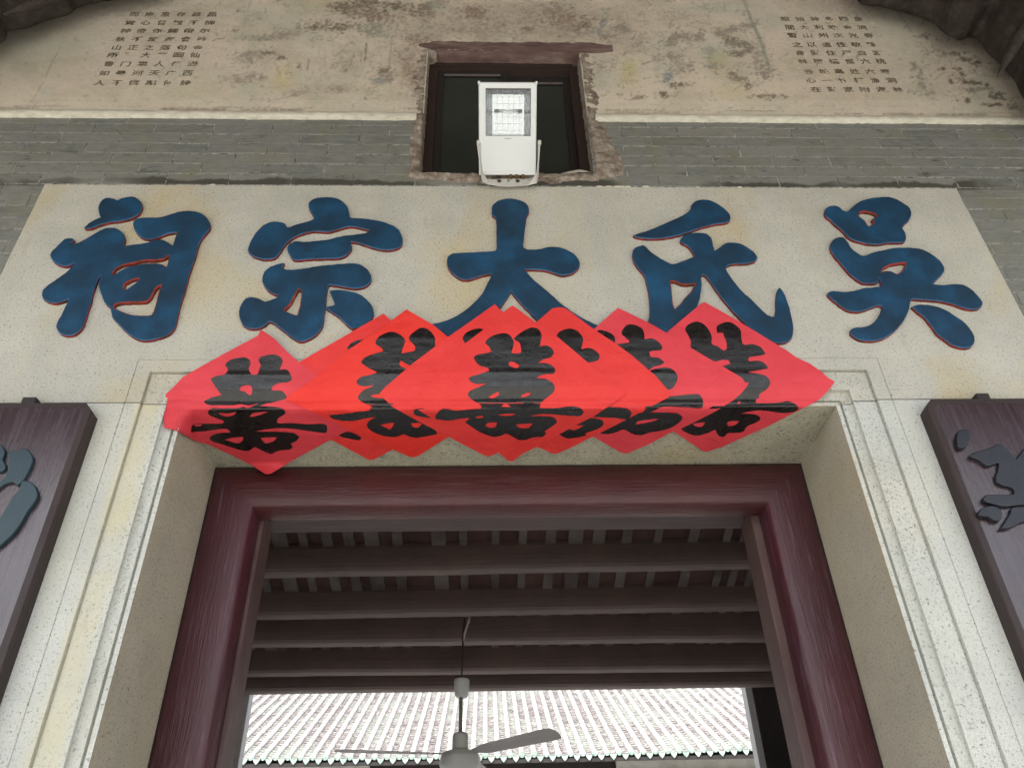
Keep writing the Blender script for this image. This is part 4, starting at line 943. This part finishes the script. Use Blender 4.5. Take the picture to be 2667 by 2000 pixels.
for key, lay, org, outline, inks, label in PAPERS:
    d = .0035+.0028*lay+({'A': .0028*0}.get(key, 0))
    bm = flat_fill([smooth_loop(T(org, S1, outline), 1)], 24, 12)
    sheet = map_mesh(bm, d, 'red_paper', M[{'A': 'paper_pink', 'H': 'paper_pink', 'G': 'paper_pink', 'F': 'paper', 'E': 'paper', 'D': 'paper', 'B': 'paper', 'C': 'paper_orange'}[key]])
    tag(sheet, label, 'paper', 'red papers pasted over the door lintel')
    for io, loops in inks:
        bm = flat_fill([smooth_loop([(a+random.uniform(-2, 2), b+random.uniform(-2, 2)) for a, b in l_], 3) for l_ in loops] if False else [smooth_loop(T(io, S1, l_), 3) for l_ in loops], 24, 12)
        map_mesh(bm, d+.0009, 'ink_brushwork', M['ink'], sheet)

# ------------------------------------------------------------------ couplet boards
def board(x0, x1, zt, hook_px, strokes, label, side):
    cx = (x0+x1)/2
    rt = empty('couplet_board', (cx, 0, .35)); tag(rt, label, 'sign board')
    ch = .028 if side == 'L' else .028
    inner = x1 if side == 'L' else x0
    bm = bmesh.new()
    z0 = .35; T_ = .050
    pts = [(x0, z0), (x1, z0), (x1, zt-ch*1.2), (x1-ch, zt), (x0+ch, zt), (x0, zt-ch*1.2)]
    rim = .022
    def loop(y, off): 
        c = [(x0+off, z0+off), (x1-off, z0+off), (x1-off, zt-ch*1.2-off*.3), (x1-ch-off*.4, zt-off), (x0+ch+off*.4, zt-off), (x0+off, zt-ch*1.2-off*.3)]
        return [bm.verts.new((x, y, z)) for x, z in c]
    rings = [loop(-.0005, 0), loop(-T_+.004, 0), loop(-T_, .003), loop(-T_, rim), loop(-T_+.004, rim+.004)]
    for a, b in zip(rings, rings[1:]):
        for k in range(6): bm.faces.new((a[k], a[(k+1) % 6], b[(k+1) % 6], b[k]))
    part('board_rim', from_bm(bm, 'board_rim'), rt, M['boardrim'])
    # slightly bowed panel
    v = []; f = []; nn = 14; zz = [z0+rim, 1.2, 2.0, 2.6, zt-rim-.002]
    for z in zz:
        for i in range(nn+1):
            u = i/nn; x = x0+rim+.001+(x1-x0-2*rim-.002)*u
            v.append((x, -T_+.004-.010*(1-(2*u-1)**2), z))
    for j in range(len(zz)-1):
        for i in range(nn): f.append((j*(nn+1)+i, j*(nn+1)+i+1, (j+1)*(nn+1)+i+1, (j+1)*(nn+1)+i))
    part('board_panel', pydata('board_panel', v, f, True), rt, M['board'])
    a, b = onY(*hook_px[0], -.02), onY(*hook_px[1], -.02)
    box('hanging_hook', a.x, b.x, -.034, .0, zt-.004, zt+.034, M['darkwood'], rt, .003)
    for lp in strokes:
        wl = [[(q.x, q.z) for q in (onY(px, py, -T_-.012) for px, py in smooth_loop(lp, 4))]]
        me = curve_mesh(wl, extrude=.006, bev=.003, bres=2, offset=-.003)
        me.transform(Matrix.Translation((0, -T_-.008, 0)) @ Matrix(((1, 0, 0, 0), (0, 0, -1, 0), (0, 1, 0, 0), (0, 0, 0, 1))))
        me.materials.clear(); part('carved_stroke', me, rt, M['boardchar' if side == 'L' else 'boardchar_dark'])
    return rt
zl = 3.106
o5 = (0, 1100); s5 = 4.1467
LS = [T(o5, s5, [(-60,250),(-20,240),(40,270),(62,330),(40,400),(70,470),(50,520),(-20,540),(-80,480),(-90,330)]),
      T(o5, s5, [(90,330),(180,310),(280,285),(335,330),(365,400),(340,480),(300,560),(265,620),(200,680),(140,650),(60,670),(0,715),(-60,760),(-80,700),(20,640),(80,560),(100,440)]),
      T(o5, s5, [(245,640),(330,645),(385,690),(415,780),(380,860),(300,970),(240,1080),(160,1190),(60,1290),(-10,1350),(-80,1400),(-90,1150),(0,1040),(90,900),(150,800),(210,740)])]
board(-1.70, -1.263, zl, ((64,1040),(101,1040)), LS, 'dark maroon lacquered couplet board with blue grey carved strokes left of the doorway', 'L')
o6 = (2380, 1000); s6 = 4.1463
RS = [T(o6, s6, [(595,775),(660,740),(740,720),(830,690),(910,650),(980,690),(1050,760),(1100,810),(1140,760),(1190,700),(1290,650),(1400,700),(1450,820),(1350,900),(1230,980),(1200,1060),(1230,1150),(1320,1190),(1300,1290),(1150,1310),(1060,1320),(960,1325),(850,1300),(770,1275),(740,1240),(770,1205),(860,1200),(980,1200),(1070,1190),(1060,1130),(960,1100),(890,1060),(875,1010),(900,930),(905,855),(800,890),(740,860),(690,820),(630,800)]),
      T(o6, s6, [(690,1420),(700,1370),(760,1330),(840,1320),(920,1350),(950,1410),(930,1470),(870,1480),(800,1440),(740,1430)]),
      T(o6, s6, [(1050,1340),(1180,1330),(1300,1360),(1300,1450),(1150,1500),(1020,1560),(930,1560),(980,1480),(1030,1400)]),
      T(o6, s6, [(470,520),(520,500),(600,520),(610,600),(560,680),(480,690),(455,600)])]
board(1.459, 1.90, zl, ((2536,1030),(2570,1030)), RS, 'dark purple lacquered couplet board with carved strokes right of the doorway', 'R')

# ------------------------------------------------------------------ red lacquered door frame
fr_ = empty('door_frame', ((XL+XR)/2, .42, 0)); tag(fr_, 'dark red lacquered timber door frame inside the granite opening', 'door frame')
def prof_post(name, xo, sgn, m):
    # cross-section in (s from the reveal inwards, y)
    cs = [(.001, .50), (.001, .412), (.02, .402), (.06, .393), (.10, .388), (.14, .388), (.163, .393), (.174, .404), (.175, .50)]
    v = []; f = []
    for s_, y in cs: v.append((xo+sgn*s_, y, -.0))
    for s_, y in cs: v.append((xo+sgn*s_, y, ZS-.002-s_))
    n_ = len(cs)
    for k in range(n_-1): f.append((k, k+1, n_+k+1, n_+k))
    me = pydata(name, v, f); bm = bmesh.new(); bm.from_mesh(me); me = from_bm(bm, name)
    for p in me.polygons: p.use_smooth = True
    o = part(name, me, fr_, m); return o
for xo, sg in ((XL, 1), (XR, -1)): prof_post('frame_post', xo, sg, M['redframe'])
cs = [(.001, .50), (.001, .412), (.02, .402), (.06, .393), (.10, .388), (.14, .388), (.163, .393), (.174, .404), (.175, .50)]
v = []; f = []
for s_, y in cs: v += [(XL+s_, y, ZS-.002-s_), (XR-s_, y, ZS-.002-s_)]
for k in range(len(cs)-1): f.append((2*k, 2*k+1, 2*k+3, 2*k+2))
me = pydata('frame_head', v, f, True); part('frame_head', me, fr_, M['redhead'])
iw = .175
# second, set-back stop: posts and head
zi = ZS-.002-iw
bm = bmesh.new(); bx(bm, XL+iw-.03, XL+iw+.012, .502, .63, 0, zi+.03, .003); part('stop_post', from_bm(bm, 'stop_post'), fr_, M['stopwood'])
bm = bmesh.new(); bx(bm, XR-iw-.030, XR-iw+.03, .502, .63, 0, zi+.03, .003); part('stop_post', from_bm(bm, 'stop_post'), fr_, M['stopwood'])
bm = bmesh.new(); bx(bm, XL+iw-.03, XR-iw+.03, .502, .56, zi+.032, 3.12, .003); bx(bm, XL+iw-.03, XR-iw+.03, .562, .69, zi+.04, 3.12, .003)
part('stop_head', from_bm(bm, 'stop_head'), fr_, M['stophead'])
# back of the gate wall either side of and above the opening
bw = empty('gate_wall_core', (0, .5, 0)); tag(bw, 'plastered back of the gate wall around the door opening', 'wall')
box('wall_core', -6, XL-.003, .385, .70, -.15, 6.6, M['plaster'], bw); box('wall_core', XR+.003, 6, .385, .70, -.15, 6.6, M['plaster'], bw)
box('wall_core', XL-.003, XR+.003, .665, .70, 3.12, 6.6, M['plaster'], bw)

# ------------------------------------------------------------------ roof of the porch behind the door (seen from below)
hr = empty('gate_hall_roof', (0, 3.4, 3.4)); tag(hr, 'dark timber roof with heavy purlins and pale rafters seen through the doorway', 'roof')
HX0, HX1 = -3.4, 3.6
BE = [(2.93, 1486, 1460), (3.39, 1598, 1572), (3.70, 1672, 1655), (4.07, 1750, 1733), (4.31, 1797, 1776)]
thick = .205
for i, (y, pl_, pr_) in enumerate(BE):
    zl_ = onY(640, pl_-1, y)[2]; zr_ = onY(1980, pr_+1, y)[2]
    k = (zr_-zl_)/(onY(1980, pr_, y)[0]-onY(640, pl_, y)[0]); z_mid = zl_-k*onY(640, pl_, y)[0]
    bm = bmesh.new(); n_ = 44; rings = []
    th_ = thick if i < 2 else .28
    sec = [(-.10, .075), (-.094, .045), (-.078, .018), (-.05, .004), (-.02, 0), (.05, .004), (.085, .02), (.10, .05), (.10, th_-.03), (.07, th_), (-.06, th_), (-.09, th_-.02), (-.10, th_-.06)]
    for j in range(n_+1):
        x = HX0+(HX1-HX0)*j/n_; w = .004*mno.noise(Vector((x*1.3, i*7, 0)))+.0025*mno.noise(Vector((x*5, i*7, 3)))
        rings.append([bm.verts.new((x, y+.10+a, z_mid+k*x+b+w)) for a, b in sec])
    for a, b in zip(rings, rings[1:]):
        for q in range(len(sec)): bm.faces.new((a[q], b[q], b[(q+1) % len(sec)], a[(q+1) % len(sec)]))
    bm.faces.new(rings[0]); bm.faces.new(rings[-1][::-1])
    me = from_bm(bm, 'purlin'); part('purlin', me, hr, M['purlin'])
def zroof(y): return 1.6+3.76-.3*(y+2.2)+.155+(max(0, 2.0-y)*.55)
x = HX0; proto = None
while x < HX1:
    w = random.choice((.055, .07, .085, .10)); 
    ys_ = [.70, 1.4, 2.0, 2.6, 3.2, 3.8, 4.45]; v = []; f = []
    dx = random.uniform(-.012, .012)
    for y in ys_:
        z = zroof(y)+random.uniform(-.002, .002)
        v += [(x+dx*y, y, z+.03), (x+dx*y, y, z), (x+w+dx*y, y, z), (x+w+dx*y, y, z+.03)]
    for j in range(len(ys_)-1):
        for k in range(3): f.append((4*j+k, 4*j+k+1, 4*j+5+k, 4*j+4+k))
    part('rafter', pydata('rafter', v, f), hr, M['rafter'])
    x += random.choice((.135, .15, .17, .19, .22))
v = []; f = []; ys_ = list(np.arange(.70, 4.5, .17)); n_ = 60
for j, y in enumerate(ys_):
    for i in range(n_+1):
        xx = HX0-.3+(HX1-HX0+.6)*i/n_
        v.append((xx, y, zroof(y)+.034+.01*math.sin(i*2.1)+(.01 if j % 2 else 0)))
for j in range(len(ys_)-1):
    for i in range(n_): f.append((j*(n_+1)+i, j*(n_+1)+i+1, (j+1)*(n_+1)+i+1, (j+1)*(n_+1)+i))
part('roof_tiles_underside', pydata('roof_tiles_underside', v, f), hr, M['rooftile_under'])
box('hall_light_block', HX0-.3, HX1+.3, .70, 4.55, 5.9, 6.0, M['rooftile_under'], hr)  # unseen slab above the hall, added to close out light
sw = empty('gate_hall_side_walls', (0, 2.5, 0)); tag(sw, 'plastered side walls of the gate hall behind the doorway', 'wall')
box('side_wall', HX0-.35, HX0-.05, .705, 4.9, -.15, 5.8, M['plaster'], sw); box('side_wall', HX1+.05, HX1+.35, .705, 4.9, -.15, 5.8, M['plaster'], sw)
# screens with pale posts closing the far side left and right
for (x0, x1, pa, pb, nm, sd_) in ((HX0-.05, onY(634, 1798, 5.0)[0], onY(636, 1798, 4.98)[0], onY(655, 1798, 4.98)[0], 'left', -1), (onY(1958, 1798, 5.0)[0], HX1+.05, onY(1939, 1798, 4.98)[0], onY(1956, 1798, 4.98)[0], 'right', 1)):
    sc_ = empty('timber_screen', ((x0+x1)/2, 5.0, 0)); tag(sc_, 'dark timber screen with a pale edge post at the %s of the hall opening' % nm, 'screen')
    if sd_ < 0:
        box('screen_panel', x0, x1-.065, 4.99, 5.05, -.0, 3.9, M['darkwood'], sc_); box('screen_stile', x1-.063, x1-.002, 4.96, 5.06, -.0, 3.9, M['darkwood'], sc_, .004)
    else:
        box('screen_panel', x0+.065, x1, 4.99, 5.05, -.0, 3.9, M['darkwood'], sc_); box('screen_stile', x0+.002, x0+.063, 4.96, 5.06, -.0, 3.9, M['darkwood'], sc_, .004)
    box('edge_post', pa, pb, 4.95, 5.07, 0, 3.9, M['postpaint'], sc_, .004)

# ------------------------------------------------------------------ ceiling fan
fc = Vector((-.176, 3.4, 2.70)); fan = empty('ceiling_fan', tuple(fc)); tag(fan, 'grey three blade ceiling fan hanging on a rod beyond the doorway', 'ceiling fan')
def fpart(name, bm, m, smooth=True): return part(name, from_bm(bm, name, smooth), fan, m)
bm = bmesh.new(); lathe(bm, [(.055, -.07), (.12, -.062), (.132, -.035), (.132, .0), (.122, .022), (.118, .024), (.118, .034), (.09, .045), (.05, .052)], fc); o = fpart('motor_housing', bm, M['fan'])
bm = bmesh.new(); lathe(bm, [(.048, .05), (.052, .055), (.052, .14), (.045, .155), (.02, .165)], fc, 20); fpart('coupling_cover', bm, M['fan'])
bm = bmesh.new(); tube(bm, [fc+Vector((0, 0, .16)), fc+Vector((.0, 0, .42))], .0125, 12); fpart('down_rod', bm, M['fanrod'])
bm = bmesh.new(); lathe(bm, [(.036, .385), (.046, .40), (.053, .49), (.050, .503)], fc+Vector((.004, 0, -.002)), 20); fpart('canopy', bm, M['fan'])
bm = bmesh.new(); tube(bm, [fc+Vector((.002, 0, .49)), onY(1205, 1700, 3.4), onY(1206, 1650, 3.4), onY(1210, 1610, 3.42)], .006, 8); fpart('hanger_rod', bm, M['darkwood'])
bm = bmesh.new(); tube(bm, [onY(1208, 1668, 3.38), onY(1210, 1650, 3.38), onY(1216, 1632, 3.38), onY(1221, 1618, 3.38), onY(1223, 1606, 3.38)], [.003, .008, .007, .009, .006], 8); fpart('white_cord', bm, M['cord'])
for ang in (-42, 192, 78):
    a = math.radians(ang); u = Vector((math.cos(a), math.sin(a), 0)); w_ = Vector((-math.sin(a), math.cos(a), 0))
    tl = math.radians({-42: -20, 192: -3, 78: -12}[ang]); wt = w_*math.cos(tl)+Vector((0, 0, 1))*math.sin(tl)
    bm = bmesh.new(); st = [(.11, .022), (.17, .035), (.22, .052), (.40, .057), (.60, .062), (.74, .066), (.785, .058), (.80, .035)]
    rows_ = []
    for r_, h in st:
        c = fc+Vector((0, 0, .030))+u*r_
        rows_.append([bm.verts.new(c-wt*h+Vector((0, 0, .0))), bm.verts.new(c+Vector((0, 0, .006))), bm.verts.new(c+wt*h)])
    for p, q in zip(rows_, rows_[1:]):
        for k in range(2): bm.faces.new((p[k], p[k+1], q[k+1], q[k]))
    bmesh.ops.solidify(bm, geom=bm.faces[:], thickness=.0025)
    fpart('blade', bm, M['fanblade'], False)

# ------------------------------------------------------------------ hall across the courtyard
ch_ = empty('courtyard_hall', (0, 13, 0)); tag(ch_, 'far hall across the courtyard with pale tiled roof and glazed drip tiles', 'building')
EY, EZ = 13.0, 4.60; SP = .2149; sl = math.tan(math.radians(28)); CS = math.cos(math.radians(28)); SN = math.sin(math.radians(28))
RUN = 5.2
k0 = onY(1200, 1975, EY)[0]; cols = [k0+SP*k for k in range(-34, 38)]
cols = [c for c in cols if -7.3 < c < 8.0]
def eave_z(x): return EZ+(.04*(abs(x-.15)/4.4)**2)
covers = []
for ci, x in enumerate(cols):
    # row of round cover tiles, each overlapping the next up the slope
    bm = bmesh.new(); n_ = 8; nt = 22; prev = None
    for t in range(nt):
        for e, rr in ((0, .052), (1, .045)):
            yy = (t+e*.995)*RUN/nt/1.0
            ring = []
            wob = .004*mno.noise(Vector((ci*3.1, t*.9, 0)))
            for k in range(n_+1):
                a = PI*k/n_; h = rr*math.sin(a)
                ring.append(bm.verts.new((x+wob+rr*math.cos(a), EY+yy-h*SN*.9, eave_z(x)+.035+yy*sl+h*CS)))
            if prev: 
                for k in range(n_): bm.faces.new((prev[k], prev[k+1], ring[k+1], ring[k]))
            prev = ring
    row = part('cover_tile_row', from_bm(bm, 'cover_tile_row'), ch_, M['covertile'])
    # round end cap
    bm = bmesh.new(); vv = [bm.verts.new((x+.054*math.cos(a), EY-.012+.0*math.sin(a), eave_z(x)+.04+.054*math.sin(a))) for a in np.linspace(0, 2*PI, 14, endpoint=False)]
    c2 = bm.verts.new((x, EY-.024, eave_z(x)+.04))
    for k in range(14): bm.faces.new((vv[k], vv[(k+1) % 14], c2))
    o = link('end_cap', from_bm(bm, 'end_cap'), row, M['driptile'])
    # pointed drip tile between two cover rows
    xm = x+SP/2; bm = bmesh.new()
    out = [(-.075, .035), (-.06, .012), (-.055, -.012), (-.038, -.045), (0, -.085), (.038, -.045), (.055, -.012), (.06, .012), (.075, .035), (.05, .012), (0, .0), (-.05, .012)]
    fa = [bm.verts.new((xm+a, EY-.03, eave_z(xm)+b)) for a, b in out]; fb = [bm.verts.new((xm+a, EY-.012, eave_z(xm)+b+.002)) for a, b in out]
    bm.faces.new(fa); bm.faces.new(fb[::-1])
    for k in range(12): bm.faces.new((fa[k], fa[(k+1) % 12], fb[(k+1) % 12], fb[k]))
    part('drip_tile', from_bm(bm, 'drip_tile'), ch_, M['driptile'])
# pan tiles: every curved tile lies on the one below it
v = []; f = []
for x in cols:
    xm = x+SP/2; nt = 46
    for t in range(nt):
        y0 = t*RUN/nt; y1 = (t+1.15)*RUN/nt; j = random.uniform(-.006, .006); lf = random.uniform(.010, .022)
        b = len(v)
        for yy, up in ((y0, lf), (y1, 0)):
            for k in range(4):
                u = -1+2*k/3; v.append((xm+j+u*.068, EY+yy, eave_z(xm)+.004+yy*sl+up+.022*u*u))
        for k in range(3): f.append((b+k, b+k+1, b+5+k, b+4+k))
        b = len(v)       # front lip
        for dz in (0, -.020):
            for k in range(4):
                u = -1+2*k/3; v.append((xm+j+u*.068, EY+y0-.001, eave_z(xm)+.004+y0*sl+lf+.022*u*u+dz))
        for k in range(3): f.append((b+k, b+k+1, b+5+k, b+4+k))
o = part('pan_tiles', pydata('pan_tiles', v, f), ch_, M['pantile']); tag(o, kind='stuff')
v = []; xe = (-7.5, 8.2)
bm = bmesh.new(); q = [(xe[0], EY-.01, EZ-.035), (xe[1], EY-.01, EZ-.035), (xe[1], EY+RUN, EZ-.035+RUN*sl), (xe[0], EY+RUN, EZ-.035+RUN*sl)]
fa = [bm.verts.new(p) for p in q]; fb = [bm.verts.new((p[0], p[1], p[2]-.06)) for p in q]
bm.faces.new(fa); bm.faces.new(fb[::-1])
for k in range(4): bm.faces.new((fa[k], fa[(k+1) % 4], fb[(k+1) % 4], fb[k]))
part('roof_deck', from_bm(bm, 'roof_deck'), ch_, M['darkwood'])
xa, xb = onY(962, 1990, 13.6)[0], onY(1606, 1990, 13.6)[0]
box('wall', -5.6, xa, 13.6, 14, -.004, 4.75, M['plaster'], ch_); box('wall', xb, 6, 13.6, 14, -.004, 4.75, M['plaster'], ch_)
box('wall_head_band', xb+.01, 6, 13.55, 13.6, 4.30, 4.42, M['brick'], ch_)
box('dark_opening', xa, xb, 14.6, 14.7, -.004, 4.9, M['void'], ch_)
box('eave_beam', xa, xb, 13.7, 13.9, 4.46, 4.70, M['darkwood'], ch_)

# ------------------------------------------------------------------ unseen front porch roof, drawn out to shade the wall, and its carved brackets
pr_ = empty('unseen_porch_roof', (0, -1, 5.5)); tag(pr_, 'unseen dark tiled porch roof over the doorway, drawn out to shade the upper wall', 'roof')
bm = bmesh.new()
q = [(-6, .38, 6.35), (6, .38, 6.35), (6, -3.3, 4.62), (-6, -3.3, 4.62)]  # eave lowered and pushed outwards to darken the upper wall
fa = [bm.verts.new(p) for p in q]; fb = [bm.verts.new((p[0], p[1], p[2]+.12)) for p in q]
bm.faces.new(fa); bm.faces.new(fb[::-1])
for k in range(4): bm.faces.new((fa[k], fa[(k+1) % 4], fb[(k+1) % 4], fb[k]))
part('roof_slab', from_bm(bm, 'roof_slab'), pr_, M['rooftile_under'])
for y, z in ((-.9, 5.62), (-1.9, 5.15), (-2.9, 4.68)):
    bm = bmesh.new(); tube(bm, [(-6, y, z), (6, y, z)], .10, 14); part('porch_purlin', from_bm(bm, 'porch_purlin', True), pr_, M['purlin'])
box('ridge_cover', -6, 6, .2, .9, 6.4, 6.55, M['rooftile_under'], pr_)
def bracket(pts, label, y0, y1):
    wl = [[(q.x, q.z) for q in (onY(px, py, y1) for px, py in smooth_loop(pts, 3))]]
    me = curve_mesh(wl, extrude=(y1-y0)/2-.03, bev=.03, bres=2, offset=-.03)
    me.transform(Matrix.Translation((0, (y0+y1)/2, 0)) @ Matrix(((1, 0, 0, 0), (0, 0, -1, 0), (0, 1, 0, 0), (0, 0, 0, 1))))
    me.materials.clear(); o = link('carved_bracket', me, None, M['carved']); tag(o, label, 'bracket', 'carved timber brackets in the porch corners')
    return o
bL = bracket([(-260,-140),(560,-140),(470,-40),(346,0),(270,12),(205,28),(188,44),(122,62),(80,80),(30,88),(22,110),(0,122),(-60,150),(-160,230),(-260,300)], 'dark carved timber bracket in the top left corner', -.42, -.10)
bR = bracket([(2160,-140),(3050,-140),(3100,420),(2800,360),(2690,300),(2650,250),(2632,212),(2592,168),(2560,138),(2535,105),(2500,112),(2462,98),(2440,80),(2420,62),(2375,44),(2310,28),(2240,18),(2222,0),(2190,-60)], 'larger dark carved timber bracket in the top right corner of the porch', -.42, -.10)
# carved folds on the brackets
def folds(root, lines, y):
    for ln in lines:
        bm = bmesh.new(); P = [onY(a, b, y) for a, b in ln]
        tube(bm, P, [.005]+[.026]*(len(P)-2)+[.005], 10); o = link('carved_fold', from_bm(bm, 'carved_fold', True), root, M['carved'])
folds(bR, [[(2760,-60),(2690,40),(2640,120),(2600,200)], [(2860,-20),(2780,110),(2720,200),(2680,262)]], -.405)
folds(bL, [[(260,-90),(200,-40),(100,10),(10,40)]], -.405)
